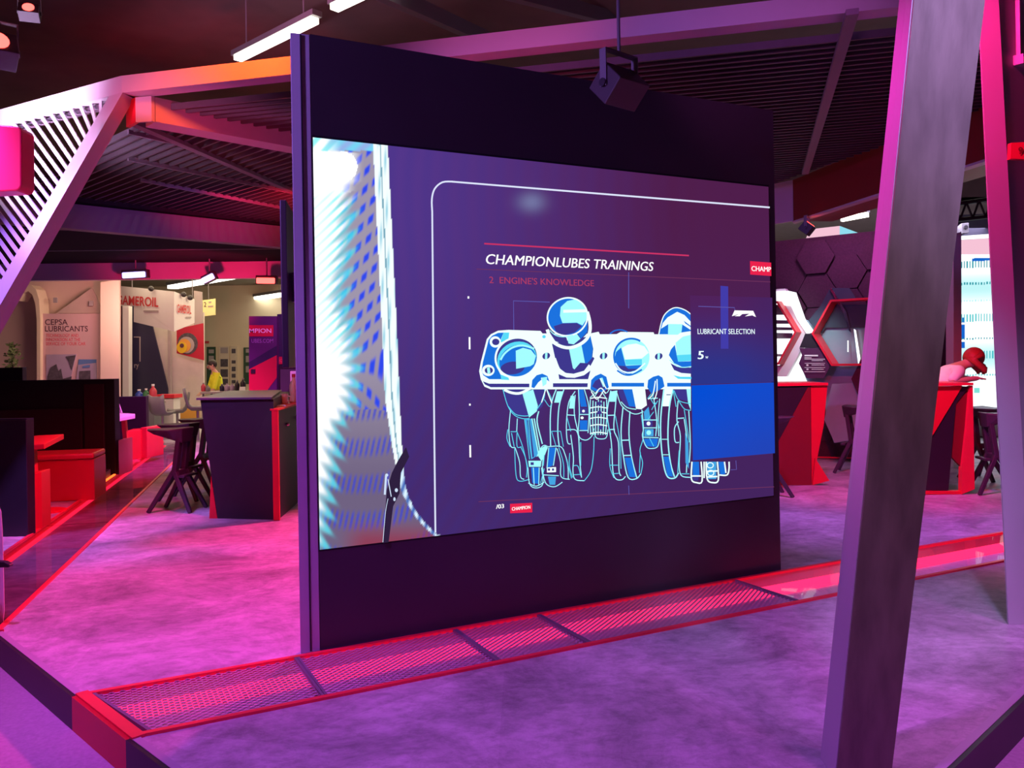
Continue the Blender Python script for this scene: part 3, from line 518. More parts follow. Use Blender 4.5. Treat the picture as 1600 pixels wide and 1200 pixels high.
g(Dk).fill(cE((130, 560), (340, 620), (360, 695), (300, 705), (200, 665))); g(Lc).fill(cE((345, 605), (470, 575), (515, 635), (430, 705), (365, 695))); g(Bl).fill(cE((480, 570), (605, 430), (600, 550), (520, 635)))
g(W).line(cE((100, 520), (150, 650), (250, 722), (370, 748), (490, 715), (590, 640), (632, 540), (630, 420), (600, 300)), 5)
g(Bl).fill(cE(*ell(352, 362, 252, 232, -22))); g(Dk).fill(cE((180, 480), (290, 445), (470, 440), (530, 480), (440, 560), (320, 590), (220, 570)))
g(Lc).fill(cE((268, 240), (350, 165), (470, 140), (560, 205), (600, 310), (585, 400), (540, 470), (470, 435), (290, 440), (258, 350))); g(W).fill(cE((300, 275), (590, 268), (596, 305), (300, 312)))
g(W).line(cE(*ell(352, 362, 252, 234, -22)), 2.4, True); g(Lc).line(cE((130, 530), (200, 590), (300, 612), (420, 590)), 1.4)
# third bore
g(Lc).fill(cB(*ell(512, 620, 222, 228, -30))); g(Bl).line(cB(*ell(512, 615, 218, 222, -30, 28, 120, 330)), 3); g(Bl).fill(cB((300, 640), (318, 560), (380, 505), (440, 732), (640, 722), (580, 790), (460, 812), (350, 770))); g(Dk).fill(cB((330, 730), (430, 735), (470, 770), (600, 770), (500, 808), (400, 795)))
g(W).fill(cB((390, 510), (460, 470), (570, 455), (670, 490), (725, 570), (640, 640), (430, 655))); g(Cc).fill(cB((425, 655), (640, 650), (640, 720), (442, 722))); g(W).line(cB((310, 700), (370, 780), (460, 820), (560, 800), (680, 700)), 2); g(Bl).line(cB((330, 790), (420, 842), (520, 842), (640, 780)), 2.5)
# fourth bore and piston, cut by the side panel
g(Bl).line(cB((240, 335), (300, 295), (380, 285), (460, 310)), 2)
g(Bl).fill(cB((855, 340), (880, 200), (920, 100), (1000, 32), (1080, 12), (1180, 42), (1255, 98), (1255, 340))); g(W).fill(cB((880, 270), (900, 200), (960, 130), (1080, 60), (1170, 100), (1255, 190), (1255, 290), (1140, 215), (970, 212))); g(Lc).fill(cB((968, 212), (1145, 216), (1135, 300), (1120, 345), (965, 345)))
g(Bl).fill(cB((905, 150), (1000, 90), (930, 140), (900, 170))); g(Bl).fill(cB((1160, 170), (1255, 240), (1255, 255), (1180, 205))); g(W).line(cB((850, 340), (880, 200), (920, 100), (1000, 28), (1080, 8), (1180, 40), (1255, 95)), 1.6)
g(W).fill(cB((985, 470), (1040, 380), (1120, 320), (1255, 300), (1255, 420), (1000, 560))); g(Bl).fill(cB((975, 600), (1000, 530), (1050, 470), (1090, 682), (1255, 675), (1255, 745), (1150, 752), (1040, 700))); g(Lc).fill(cB((1060, 445), (1150, 370), (1255, 345), (1255, 592), (1072, 600))); g(Cc).fill(cB((1072, 600), (1255, 590), (1255, 672), (1090, 682)))
g(Dk).fill(cB((995, 700), (1080, 745), (1255, 755), (1255, 832), (1130, 822), (1040, 785))); g(Lc).line(cB((985, 660), (1080, 735), (1160, 752), (1255, 742)), 1.4); g(Cc).fill(cB((1030, 850), (1120, 870), (1255, 870), (1255, 900), (1090, 895)))
# bottom bits below the side panel
g(Bl).fill(cD((875, 890), (940, 890), (945, 1030), (880, 1030))); g(Dk).fill(cD((870, 1035), (940, 1035), (930, 1075), (885, 1075))); g(Sb).fill(cD((1015, 890), (1110, 890), (1110, 1060), (1030, 1060))); g(Bl).fill(cD((1130, 890), (1190, 890), (1200, 1010), (1150, 1020)))
strokes(W, 2.2, cD((870, 890), (865, 1060), (915, 1095), (970, 1080), (960, 890)), cD((1010, 890), (1020, 1060), (1075, 1095), (1130, 1070), (1120, 890)), cD((1140, 1020), (1215, 1020), (1235, 960), (1235, 890)), cD((990, 890), (990, 1050)), cD((1190, 890), (1205, 1000)), cD((870, 1030), (960, 1030)), cD((1015, 985), (1120, 980)), cD((1020, 1040), (1120, 1035)))
for q in ((1050, 925), (1055, 1000)): g(W).line(cD(*ell(q[0], q[1], 30, 26)), 1.4, True)
for k, nm in zip('WLCBDSV', ('white', 'pale cyan', 'cyan', 'blue', 'indigo', 'steel blue', 'icy line')): layers[k].build('engine_graphic', EM[k], '%s shapes of the engine picture' % nm.replace('_', ' '))
# words, rules and panels on the screen
gg = G(); gg.line([(678, 831), (676.5, 700), (674.5, 500), (673, 330)], 2.6); gg.line([(673, 332), (672.5, 312), (677, 296), (689, 286), (705, 285)], 2.6); gg.line([(703, 285), (950, 305), (1199, 325)], 2.6); gg.build('frame_line', emit('line_white', (.75, .80, 1), 1.0))
gg = G(); gg.text('CHAMPIONLUBES TRAININGS', 757, 412.5, 1018, 424.5, 15.5, .009, .18); gg.build('title_text', emit('text_white', (1, 1, 1), 1.1))
gg = G(); gg.text("2  ENGINE'S KNOWLEDGE", 762, 441, 925, 449.5, 10.5, .006); gg.build('subtitle_text', emit('text_pink', (.42, .045, .13), 1.0))
gg = G(); gg.line([(754, 381.5), (1073, 400)], 2.4, False, False); gg.line([(1087, 506), (1160, 507.6)], 1.8, False, False); gg.build('red_rule', emit('rule_red', (.55, .03, .12), 1.1))
gg = G()
for q in (([(742, 421), (1200, 441)]), ([(745, 783), (1206, 760)])): gg.line(q, 1, False, False)
gg.build('thin_rule', emit('rule_mauve', (.17, .035, .11), 1.0))
gg = G(); gg.line([(979, 426), (979, 482)], 1, False, False); gg.line([(800, 516), (799.5, 470.5), (856, 472.5)], 1.2, False, False); gg.line([(979, 758), (979.5, 772)], 1, False, False); gg.build('bracket_line', emit('line_blue', (.11, .11, .46), 1.0))
gg = G()
for a, b in (((731, 527), (731.2, 546)), ((732, 695), (732.3, 714)), ((731.6, 630.5), (731.6, 633.5)), ((729.3, 463.5), (729.3, 467))): gg.line([a, b], 2.6, False, False)
gg.build('tick_mark', MATS['text_white'])
def side_panel_colour(px, py):
    t = smooth(462, 590, py); c = mixc(lin((80, 34, 92)), lin((44, 52, 138)), t); return mixc(c, lin((66, 36, 100)), .6 * smooth(1130, 1205, px) * (1 - t * .5))
def blue_panel_colour(px, py): return mixc(lin((4, 78, 214)), lin((34, 68, 184)), .6 * smooth(600, 718, py) + .4 * smooth(1077, 1206, px))
ua, zb_ = SPu(1077, 601); _, zt_ = SPu(1077, 462); _, zl_ = SPu(1077, 719)
picture_mesh('side_panel', emit_attr('panel_picture'), screen, [ua + (U1 - ua) * i / 12 for i in range(13)], [zb_ + (zt_ - zb_) * i / 16 for i in range(17)], G().lift(), side_panel_colour)
picture_mesh('blue_panel', MATS.setdefault('blue_picture', emit_attr('blue_picture')), screen, [ua + (U1 - ua) * i / 8 for i in range(9)], [zl_ + (zb_ - .004 - zl_) * i / 10 for i in range(11)], G().lift(), blue_panel_colour)['label'] = 'bright blue panel of the picture'
gg = G(); gg.fill([(1122, 447), (1134, 448), (1134.5, 545), (1122.5, 545)]); gg.build('blue_bar', emit('bar_blue', (.055, .045, .40), 1.0))
gg = G(); gg.line([(1087.5, 479), (1144, 481), (1144.3, 485)], 1.1, False, False); gg.line([(1146, 719), (1147, 733), (1138, 733.5)], 1, False, False); gg.build('side_line', emit('line_slate', (.12, .10, .42), 1.0))
gg = G(); gg.text('LUBRICANT SELECTION', 1086.5, 521.5, 1175.5, 522.8, 8.3, .008); gg.text('5', 1087, 561, 1095.5, 561, 12.5, .03, .1); gg.text('w', 1098.5, 560.3, 1103, 560.3, 3.6, .01); gg.build('panel_text', emit('text_ice', (.80, .95, 1), 1.1))
gg = G(); gg.fill([(1139.8, 494.5), (1144, 485.3), (1173, 486), (1177.3, 495.5), (1174, 494.5), (1172, 493), (1160, 494.8), (1167, 490.5), (1156, 491), (1152, 494.4), (1144, 494.4), (1151, 490.8)]); gg.build('car_icon', MATS['text_white'])
gg = G(); gg.fill([(1168, 408.5), (1201, 411), (1201.3, 431.8), (1168.3, 429.5)]); gg.fill([(794, 786.4), (828.5, 784.8), (828.6, 799.5), (794.2, 801)]); gg.build('brand_plate', emit('plate_red', (.80, .015, .07), 1.05), 'red logo plate')
gg = G(); gg.text('CHAMP', 1170.5, 423.5, 1200.8, 425.6, 7.6, .014); gg.text('CHAMPION', 797, 796, 825.5, 794.7, 5.2, .012); gg.text('/03', 772.5, 793.6, 784.5, 793.2, 6.5, .02); gg.build('brand_text', MATS['text_white'])
# black screw heads and a lever shape on the picture
gg = G(); gg.fill([(632, 698), (637, 713), (624, 738), (622, 770), (612, 790), (605, 846), (596, 847), (602, 765), (610, 738), (619, 720)]); gg.build('lever_shape', emit('shape_plum', (.028, .014, .05), 1.0))
gg = G(); gg.line([(601, 742), (599, 772)], 3.2); gg.line([(604, 748), (609, 775)], 1.5); gg.fill(ell(617, 765, 2.4, 3)); gg.fill(ell(614, 779, 1.8, 3)); gg.fill(ell(602, 741.5, 2.4, 2.4)); gg.line([(596, 846), (600, 800), (604, 778)], .9); gg.build('lever_glint', emit('glint', (.62, .75, .95), 1.0))
# display screen hung on the wall's far side, seen edge-on
mon = thing('monitor', 'slim black monitor seen edge-on at the left edge of the LED wall', 'monitor', X0 - N * .36 - T * .02)
c = at(452, 450, 4.6); MB().box((c.x, c.y, c.z), (.035, .5, .88), .16).build('display', M['black'], mon, .006); MB().bar((c.x, c.y, c.z), (-.93, 4.47, c.z), .06, .16).build('bracket', M['steel'], mon)

# ================================================================== CANOPY AND COLUMNS
can = thing('canopy', 'large dark slatted canopy with pale beams over the stand', 'canopy', (0, 9, 3.3))
J1 = Vector((-2.943, 6.347, 3.565)); J2 = Vector((2.369, 5.022, 3.565)); d1 = (J2 - J1).normalized(); n3 = Vector((d1.y, -d1.x, 0))
MB().prism([J1 + Vector((0, 0, .065)), J1 + Vector((0, 0, -.065)), J2 + d1 * 2 + Vector((0, 0, -.065)), J2 + d1 * 2 + Vector((0, 0, .065))], -n3 * .14).build('beam', M['beam'], can)
J3 = Vector((-4.347, 7.121, 3.565)); d2 = (J3 - J1).normalized(); MB().prism([J1 + Vector((0, 0, .065)), J1 + Vector((0, 0, -.065)), J3 + d2 * 3 + Vector((0, 0, -.065)), J3 + d2 * 3 + Vector((0, 0, .065))], Vector((d2.y, -d2.x, 0)) * .14).build('beam', M['beam'], can)
p, q = onz(237, 189, 3.3), onz(452, 229, 3.3); d3 = (q - p).normalized(); s3 = Vector((-d3.y, d3.x, 0)); e3 = p + d3 * 7
capl = onz(197, 192, 3.3)
MB().prism([p + d3 * .03, e3, e3 + s3 * .2, p + s3 * .20 + d3 * .03], (0, 0, .19)).build('beam', M['beam'], can)
ca_, cb_, cc_ = zz(p, 3.298), zz(at(212, 189, 6.43), 3.298), zz(at(197, 190, 6.56), 3.298)
MB().prism([ca_, cb_, cb_ + d3 * .025, ca_ + d3 * .025], (0, 0, .194)).build('beam_cap', M['beam'], can); MB().prism([cb_, cc_, cc_ + d3 * .03, cb_ + d3 * .025], (0, 0, .194)).build('beam_cap', M['red'], can)
p4, q4 = onz(200, 365, 3.0), onz(448, 387, 3.0); d4 = (q4 - p4).normalized(); a4 = p4 - d4 * 1.6; b4 = p4 + d4 * 9; MB().prism([a4, b4, b4 + Vector((-d4.y, d4.x, 0)) * .16, a4 + Vector((-d4.y, d4.x, 0)) * .16], (0, 0, .285)).build('beam', M['darkbeam'], can)
MB().prism([(-9.5, 14.9, 3.0), (1.0, 15.45, 3.0), (1.0, 15.6, 3.0), (-9.5, 15.05, 3.0)], (0, 0, .33)).build('fascia', M['beam'], can)
S1 = [(-2.85, 6.5), (2.3, 11.2), (.6, 15.4), (-5.3, 9.1)]
slats(MB(), S1, (-.73, .68), .105, 3.36, .02, .05).build('slat_panel', M['slat'], can)
S3 = [(-2.75, 6.5), (4.7, 4.64), (3.95, 7.0), (3.45, 9.9), (2.3, 11.1)]
slats(MB(), S3, (-.97, .242), .098, 3.44, .018, .05).build('slat_panel', M['slat'], can)
for i, (a, b, z, wd) in enumerate((((208, 192), (453, 297), 3.325, .07), ((200, 248), (456, 300), 3.33, .022), ((219, 281), (453, 327), 3.33, .022), ((200, 206), (270, 222), 3.33, .022), ((1332, 18), (1258, 270), 3.40, .07))):
    MB().bar(onz(*a, z), onz(*b, z), wd, .035).build('rafter', M['darkbeam'], can)
MB().prism([(-5.4, 8.9, 3.30), (.9, 15.4, 3.30), (-9.4, 14.9, 3.30)], (0, 0, .05)).build('rear_soffit', mat('matt_black_board', (.02, .015, .022), .95, 0, .1, 4, 0, (1, 1, 1), .05), can)
for a, b in (((-6.6, 11.2), (-3.4, 11.9)), ((-7.8, 13.3), (-1.6, 13.6))): MB().bar(Vector((a[0], a[1], 3.295)), Vector((b[0], b[1], 3.295)), .02, .012).build('soffit_rail', M['darkbeam'], can)
cr1 = onz(1240, 345, 3.0); cr2 = onz(1370, 303, 3.0); dr = (cr2 - cr1).normalized(); 
MB().prism([cr1, cr1 + dr * 5.2, cr1 + dr * 5.2 + Vector((0, 0, .48)), cr1 + Vector((0, 0, .48))], Vector((-dr.y, dr.x, 0)) * .5).build('fascia', M['darkred'], can)
MB().prism([cr1 + Vector((-.01, .01, -.001)), cr1 + dr * 5.2 + Vector((0, 0, -.001)), cr1 + dr * 5.2 + Vector((.10, .02, -.001)), cr1 + Vector((.05, .12, -.001))], (0, 0, -.02)).build('fascia_lip', M['beam'], can)
MB().prism([cr1 + Vector((-.004, .0, 0)), cr1 + Vector((-.42, .55, 0)), cr1 + Vector((-.42, .55, .48)), cr1 + Vector((-.004, 0, .48))], (.03, .03, 0)).build('fascia', M['beam'], can)
# leaning columns
def col_from_px(name, label, edges, Yb, Yt, dback, mats, z0, ztop):
    "edges: (bottom px, top px) of side-left, front-left, front-right"
    r = thing(name, label, 'column', (0, 0, z0)); pts = []
    for i, (pb, pt) in enumerate(edges):
        k = dback if i == 0 else 0; a = at(*pb, Yb + k); b = at(*pt, Yt + k); d = b - a; lo = a + d * ((z0 - a.z) / d.z); hi = a + d * ((ztop - a.z) / d.z); pts.append((lo, hi))
    (sl0, sl1), (fl0, fl1), (fr0, fr1) = pts; br0, br1 = fr0 + (sl0 - fl0), fr1 + (sl1 - fl1)
    r.location = Vector(((fl0.x + br0.x) / 2, (fl0.y + br0.y) / 2, z0))
    e = .004
    MB().add([sl0, fl0, fr0, br0, sl1, fl1, fr1, br1], [(3, 2, 1, 0), (4, 5, 6, 7), (0, 1, 5, 4), (1, 2, 6, 5), (2, 3, 7, 6), (3, 0, 4, 7)]).build('core', mats[0], r)
    up = Vector((0, -.008, 0)); MB().prism([fl0 + (fr0 - fl0) * .012, fr0, fr1, fl1 + (fr1 - fl1) * .012], up).build('front_plate', mats[1], r)
    return r
col_from_px('leaning_column', 'big leaning column with dark brushed metal front in the right foreground', (((1280, 1200), (1405, 0)), ((1306, 1200), (1425, 0)), ((1392, 1200), (1537, 0))), 2.75, 2.45, .15, (M['beam'], M['brushed']), .001, 3.5)
c2 = col_from_px('leaning_column', 'slim pink-lit leaning column at the right edge, behind the big dark one', (((1599, 975), (1569, 0)), ((1574, 975), (1527, 0)), ((1611, 975), (1559, 0))), 4.3, 4.3, .12, (M['beam'], M['beam']), .001, 3.5)
r = thing('leaning_column', 'slanting column on the left, white-lit along its upper edge', 'column', (-5.0, 6.45, 0))
tl, tb, tr_ = at(172, 150, 6.40), at(192, 146, 6.30), at(216, 150, 6.46)
kx = lambda px0, px1, Y0_, Y1_: (at(*px0, Y0_), at(*px1, Y1_))
def ext(a, b, z): d = b - a; return a + d * ((z - a.z) / d.z)
la, lb, lc = kx((168, 154), (0, 440), 6.42, 6.50), kx((192, 144), (0, 477), 6.34, 6.42), kx((212, 150), (27, 475), 6.50, 6.58)
e8 = [ext(*q, .001) for q in (la, lb, lc)]; t8 = [ext(*q, 3.5) for q in (la, lb, lc)]
e8.append(e8[0] + e8[2] - e8[1]); t8.append(t8[0] + t8[2] - t8[1])
MB().add(e8 + t8, [(3, 2, 1, 0), (4, 5, 6, 7), (0, 1, 5, 4), (1, 2, 6, 5), (2, 3, 7, 6), (3, 0, 4, 7)]).build('core', M['beam'], r)
# slatted screens
ss = thing('slat_screen', 'triangular slatted screen between slanting column and beam at left', 'slat screen', (-4.9, 6.9, 0))
cdir = (e8[0] - t8[0]).normalized(); base = t8[0] + Vector((0, .06, 0)); m_ = MB(); s_ = .16
nrm = d2.cross(cdir).normalized()
while s_ < 5.4:
    a = Vector((J1.x, J1.y + .06, 3.52)) + d2 * s_; b = base + cdir * (s_ * .53 + .02); m_.bar(a, b, .014, .030, nrm.cross((b - a).normalized())); s_ += .132
m_.build('slat', M['beam'], ss)
MB().bar(Vector((J1.x, J1.y + .1, 3.47)) + d2 * .2, Vector((J1.x, J1.y + .1, 3.47)) + d2 * 5, .05, .03).build('rail', M['darkbeam'], ss)
rs = thing('slat_screen', 'slatted screen with upright slats at the right edge beside the pink column', 'slat screen', (3.1, 4.8, 0))
ed = Vector((.725, .689, 0)); o_ = Vector((2.66, 4.34, 0)); m_ = MB(); m2 = MB()
for i in range(16):
    p = o_ + ed * (.05 + i * .095); m_.bar(p + Vector((0, 0, 2.93)), p + Vector((0, 0, 3.28)), .02, .05, ed); m2.bar(p + Vector((.05, .06, .001)), p + Vector((.05, .06, 2.93)), .02, .05, ed)
m_.build('upper_slat', M['beam'], rs); m2.build('lower_slat', M['beam'], rs)
for z in (3.28, 2.93): MB().bar(o_ + Vector((0, 0, z)), o_ + ed * 1.6 + Vector((0, 0, z)), .06, .05).build('rail', M['beam'], rs)
# signs on the columns
sg = thing('stand_number_sign', 'small red number sign fixed to the right pink column', 'sign', at(1590, 235, 4.22)); MB().slab([(1580, 223), (1640, 220), (1640, 250), (1579, 248)], 4.2, .03).build('plate', M['redrail'], sg); t_ = MB(); text_at(t_, '9', (1590.5, 241), (1598, 241), 4.2, 11, .02); t_.build('number', M['darkred'], sg)
MB().box(at(1581, 236, 4.225), (.02, .02, .03)).build('bracket', M['white'], sg)
solo(MB().slab([(-60, 188), (30, 198), (33, 204), (33.5, 290), (30, 296), (24, 298), (-60, 302)], 5.6, .16), 'hanging_sign', M['hotpink'], 'pink-lit red sign box hanging before the slats at the upper left edge', 'sign', bevel=.01)

# ================================================================== LAMPS
def stage_light(label, c, sz, axis_deg, tilt, hang_z, parts_m, lens=None, group=None):
    r = thing('stage_light', label, 'stage light', c, group); R = Matrix.Rotation(math.radians(axis_deg), 3, 'Z') @ Matrix.Rotation(math.radians(tilt), 3, 'X')
    MB().box(c, (sz * 1.25, sz * .86, sz * .86), R=R).build('housing', parts_m, r, sz * .03); hs = r.children[0]
    ax = Matrix.Rotation(math.radians(axis_deg), 3, 'Z') @ Vector((1, 0, 0)); c = Vector(c)
    y = MB()
    for sgn in (-1, 1): y.bar(c + ax * sgn * sz * .66 + Vector((0, 0, -.1 * sz)), c + ax * sgn * sz * .66 + Vector((0, 0, sz * .95)), sz * .03, sz * .24, ax.cross(Vector((0, 0, 1))))
    y.bar(c + ax * sz * -.66 + Vector((0, 0, sz * .95)), c + ax * sz * .66 + Vector((0, 0, sz * .95)), sz * .24, sz * .03); yk = y.build('yoke', M['grey'], r)
    MB().tube([c + Vector((0, 0, sz * .95)), (c.x, c.y, hang_z)], sz * .05).build('hanger', M['grey'], r)
    for sgn in (-1, 1): MB().lathe(c + ax * sgn * sz * .62, [(sz * .12, -.02 * sz), (sz * .12, sz * .1)], 12, ax * sgn).build('knob', M['black'], yk)
    if lens: 
        d = R @ Vector((0, -1, 0)); MB().lathe(c + d * sz * .425, [(sz * .36, 0), (sz * .36, sz * .04)], 16, d).build('lens', lens, hs)
    return r
stage_light('boxy black stage light hanging in front of the top of the LED wall', at(968, 136, 4.5), .19, 40, 45, 3.42, mat('dark_housing', (.07, .055, .06), .5))
stage_light('red-glowing stage light under the dark red canopy edge on the right', at(1261, 357, 9.4), .14, 60, -50, 3.0, M['black'], M['redlamp'])
stage_light('red-glowing stage light cut off at the upper left edge', at(-8, 78, 6.0), .22, 40, -30, 5.6, M['black'], M['redlamp'])
stage_light('small dark stage light with red lens near the top left corner', at(46, 20, 6.6), .12, 20, -30, 5.6, M['black'], M['redlamp'])
def flood(label, px, Y, wd, ht, glow, tilt=0):
    c = at(*px, Y); r = thing('flood_light', label, 'flood light', c, 'flood lights under the rear canopy edge')
    MB().box(c + Vector((0, .08, .02)), (wd * 1.15, .12, ht * 1.5), R=Matrix.Rotation(tilt, 3, 'Y')).build('housing', M['black'], r, .01)
    MB().box(c, (wd, .05, ht), R=Matrix.Rotation(tilt, 3, 'Y')).build('lens', glow, r.children[0], .015)
    MB().tube([c + Vector((0, .08, .05)), (c.x, c.y + .08, 3.301)], .012).build('hanger', M['grey'], r)
flood('blue-white flood light under the canopy above the white hanging header', (209, 429.5), 14.6, .40, .10, M['blulamp'], -.04)
flood('small tilted blue flood light left of the red one', (325, 435), 14.6, .22, .10, M['blulamp'], -.45)
flood('red flood light under the canopy nearest the LED wall', (415, 438.5), 14.6, .32, .10, M['redlamp'], .03)
def strip(label, p, q, wd, ht, m, top, group, pieces=1):
    r = thing('strip_light', label, 'strip light', (Vector(p) + Vector(q)) / 2, group); p, q = Vector(p), Vector(q)
    MB().bar(p + Vector((0, 0, ht)), q + Vector((0, 0, ht)), wd * 1.2, ht).build('housing', M['grey'], r)
    d = (q - p) / pieces
    for i in range(pieces): MB().bar(p + d * (i + .03), p + d * (i + .97), wd, ht).build('tube', m, r)
    for t in (.15, .85): MB().tube([p.lerp(q, t) + Vector((0, 0, ht)), (p.lerp(q, t).x, p.lerp(q, t).y, top)], .008, 5).build('hanger', M['grey'], r)
strip('bright strip light under the hall ceiling above the slanting left column', onz(368, 93, 5.0), onz(496, 29, 5.0), .10, .06, M['tube'], 5.7, 'strip lights of the hall')
strip('bright strip light at the top edge of the photo', onz(519, 14, 5.0), onz(640, -44, 5.0), .10, .06, M['tube'], 5.7, 'strip lights of the hall')
strip('far row of tube lights above the white hanging header', onz(268, 449, 4.0), onz(372, 431, 4.0), .3, .10, M['farlamp'], 4.5, 'far tube lights', 3)
strip('far row of tube lights left of the LED wall, over the cream wall', onz(358, 473, 4.0), onz(452, 459, 4.0), .4, .10, M['farlamp'], 4.5, 'far tube lights', 3)
strip('far tube light above the pink lubricants board', onz(98, 443, 4.0), onz(138, 447, 4.0), .3, .10, M['farlamp'], 4.5, 'far tube lights')
strip('pale tube light behind the blue-white flood light', onz(233, 431, 4.0), onz(268, 431, 4.0), .3, .1, M['farlamp'], 4.5, 'far tube lights')
strip('tube light seen beyond the dark red canopy edge', at(1314, 343, 16.0), at(1357, 335, 15.6), .10, .08, M['tube'], 5.7, 'strip lights of the hall')
strip('tube light seen between the two right columns', at(1512, 228, 13.0), at(1545, 220, 12.6), .10, .08, M['farlamp'], 5.7, 'strip lights of the hall')

# ================================================================== LEFT: COUNTER AND STOOLS
ctr = thing('bar_counter', 'black bar counter with red edges left of the LED wall', 'counter', (-2.5, 8.3, 0))
bl, br_ = onz(340, 810, .002), onz(430, 812, .002); zt = at(316, 625, 7.66).z
tlp, trp = at(313, 625, 7.66), at(427, 625, 7.56); trp.z = tlp.z
sb = onz(467, 780, .002); sdir = (sb - br_).normalized()
bk = Vector((-.42, 2.1, 0))
MB().add([bl, br_, trp, tlp, bl + bk + Vector((.1, 0, 0)), br_ + bk, trp + bk, tlp + bk], [(0, 1, 2, 3), (5, 4, 7, 6), (1, 5, 6, 2), (4, 0, 3, 7), (3, 2, 6, 7), (4, 5, 1, 0)]).build('body', M['black'], ctr)
MB().prism([tlp + Vector((-.03, -.02, .001)), trp + Vector((-.01, -.02, .001)), at(440, 611.5, 9.75), tlp + bk + Vector((-.05, .05, 0))], (0, 0, .018)).build('worktop', mat('satin_black_top', (.09, .07, .10), .3), ctr)
lowz = at(430, 641, 7.6).z
sp0 = onz(434, 813, .002)
MB().prism([sp0, sp0 + sdir * 1.9, sp0 + sdir * 1.9 + Vector((-.35, 0, 0)), sp0 + Vector((-.02, .02, 0))], (0, 0, lowz)).build('side_cabinet', M['black'], ctr)
MB().prism([sp0 + Vector((-.035, -.012, 0)), sp0 + Vector((.018, -.004, 0)), sp0 + Vector((.018, .02, 0)), sp0 + Vector((-.035, .014, 0))], (0, 0, lowz - .002)).build('red_edge', M['red'], ctr)
MB().prism([sp0 + Vector((-.05, -.01, lowz)), sp0 + Vector((.02, -.01, lowz)), sp0 + sdir * 1.9 + Vector((.03, 0, lowz)), sp0 + sdir * 1.9 + Vector((-.4, 0, lowz))], (0, 0, .015)).build('shelf_top', M['red'], ctr)
MB().prism([onz(327, 810, .001), bl + Vector((-.003, 0, 0)), bl + (tlp - bl) * .36 + Vector((-.004, .0, 0))], (0, .25, 0)).build('red_fin', M['red'], ctr)
for q in ((455, 660), (464, 655)):
    pq = at(*q, 8.25); MB().lathe(sp0 + sdir * (.45 if q[0] == 455 else .95) + Vector((.0, 0, pq.z)), [(.016, 0), (.02, .01), (.012, .03)], 10, Vector((sdir.y, -sdir.x, 0))).build('knob', M['steel'], ctr)
def bottle(label, c, h, r, m, mcap, group=None, name='bottle'):
    t = thing(name, label, 'bottle', c, group); MB().lathe(c, [(r * .9, 0), (r, h * .05), (r, h * .6), (r * .75, h * .72), (r * .38, h * .8), (r * .36, h * .88)], 14).build('body', m, t, smooth=True)
    MB().lathe(Vector(c) + Vector((0, 0, h * .88)), [(r * .42, 0), (r * .42, h * .12)], 12).build('cap', mcap, t); return t
stop = sp0 + Vector((-.1, 0, lowz + .015))
bottle('pink-lit clear bottle on the red shelf behind the black counter', stop + sdir * 1.25 + Vector((.02, 0, 0)), .30, .045, M['pinkmug'], M['rose'])
mg = thing('mug', 'small white mug on the red shelf beside the bottle', 'mug', stop + sdir * 1.05 + Vector((-.04, 0, 0))); MB().lathe(mg.location, [(.035, 0), (.04, .01), (.04, .1), (.036, .1), (.034, .012)], 14).build('cup', M['pinkmug'], mg); hp = Vector(mg.location); MB().tube([hp + Vector((.038, -.01, .08)), hp + Vector((.065, -.02, .07)), hp + Vector((.065, -.02, .035)), hp + Vector((.038, -.01, .02))], .006).build('handle', M['pinkmug'], mg)
solo(MB().box(stop + sdir * .5 + Vector((.0, 0, .004)), (.16, .22, .008), .3), 'leaflet', M['white'], 'white leaflets lying on the red shelf of the black counter', 'leaflet')
solo(MB().lathe(tlp + bk + Vector((.85, -.25, .02)), [(.025, 0), (.03, .01), (.01, .08), (.008, .14)], 10), 'tap', M['steel'], 'tiny pale tap on the far end of the black counter', 'tap')
def make_stool(label, loc, rz):
    "cantilever bar stool: seat points along -x"
    r = thing('bar_stool', label, 'stool', loc, 'dark bar stools at the black counter'); P = mat('dark_stool', (.05, .04, .06), .45)
    seat = [(-.33, 0, .80), (-.25, .15, .795), (-.02, .17, .79), (.10, .12, .81), (.10, -.12, .81), (-.02, -.17, .79), (-.25, -.15, .795)]
    und = [(-.28, 0, .775), (-.2, .11, .75), (0, .12, .70), (.08, .09, .66), (.08, -.09, .66), (0, -.12, .70), (-.2, -.11, .75)]; n = 7
    MB().add(seat + und, [tuple(reversed(range(n))), tuple(range(n, 2 * n))] + [(i, (i + 1) % n, n + (i + 1) % n, n + i) for i in range(n)]).build('seat', P, r, .012, local=True)
    for sy in (-1, 1):
        MB().bar((.05, sy * .075, .74), (.0, sy * .09, .36), .045, .07, (0, 1, 0)).build('upright', P, r, .008, local=True)
        MB().bar((.0, sy * .09, .40), (-.24, sy * .16, 0), .045, .05, (0, 1, 0), .035, .035).build('leg', P, r, .006, local=True)
        MB().bar((.0, sy * .09, .40), (.19, sy * .16, 0), .045, .05, (0, 1, 0), .035, .035).build('leg', P, r, .006, local=True)
    MB().bar((.0, -.11, .37), (.0, .11, .37), .06, .06).build('joint_bar', P, r, .008, local=True)
    MB().bar((.09, -.13, .345), (.09, .13, .345), .06, .025).build('footrest', P, r, .006, local=True)
    r.rotation_euler.z = rz; return r
s0_ = onz(275, 800, .001); st1 = make_stool('nearest dark bar stool at the black counter', s0_ + Vector((0, .1, 0)), -.12)
for lb_, px in (('middle dark bar stool at the black counter', (287, 782)), ('farthest dark bar stool, half hidden by the black counter', (316, 764))):
    o = copy_tree(st1); o.location = onz(*px, .001) + Vector((0, .1, 0)); o['label'] = lb_

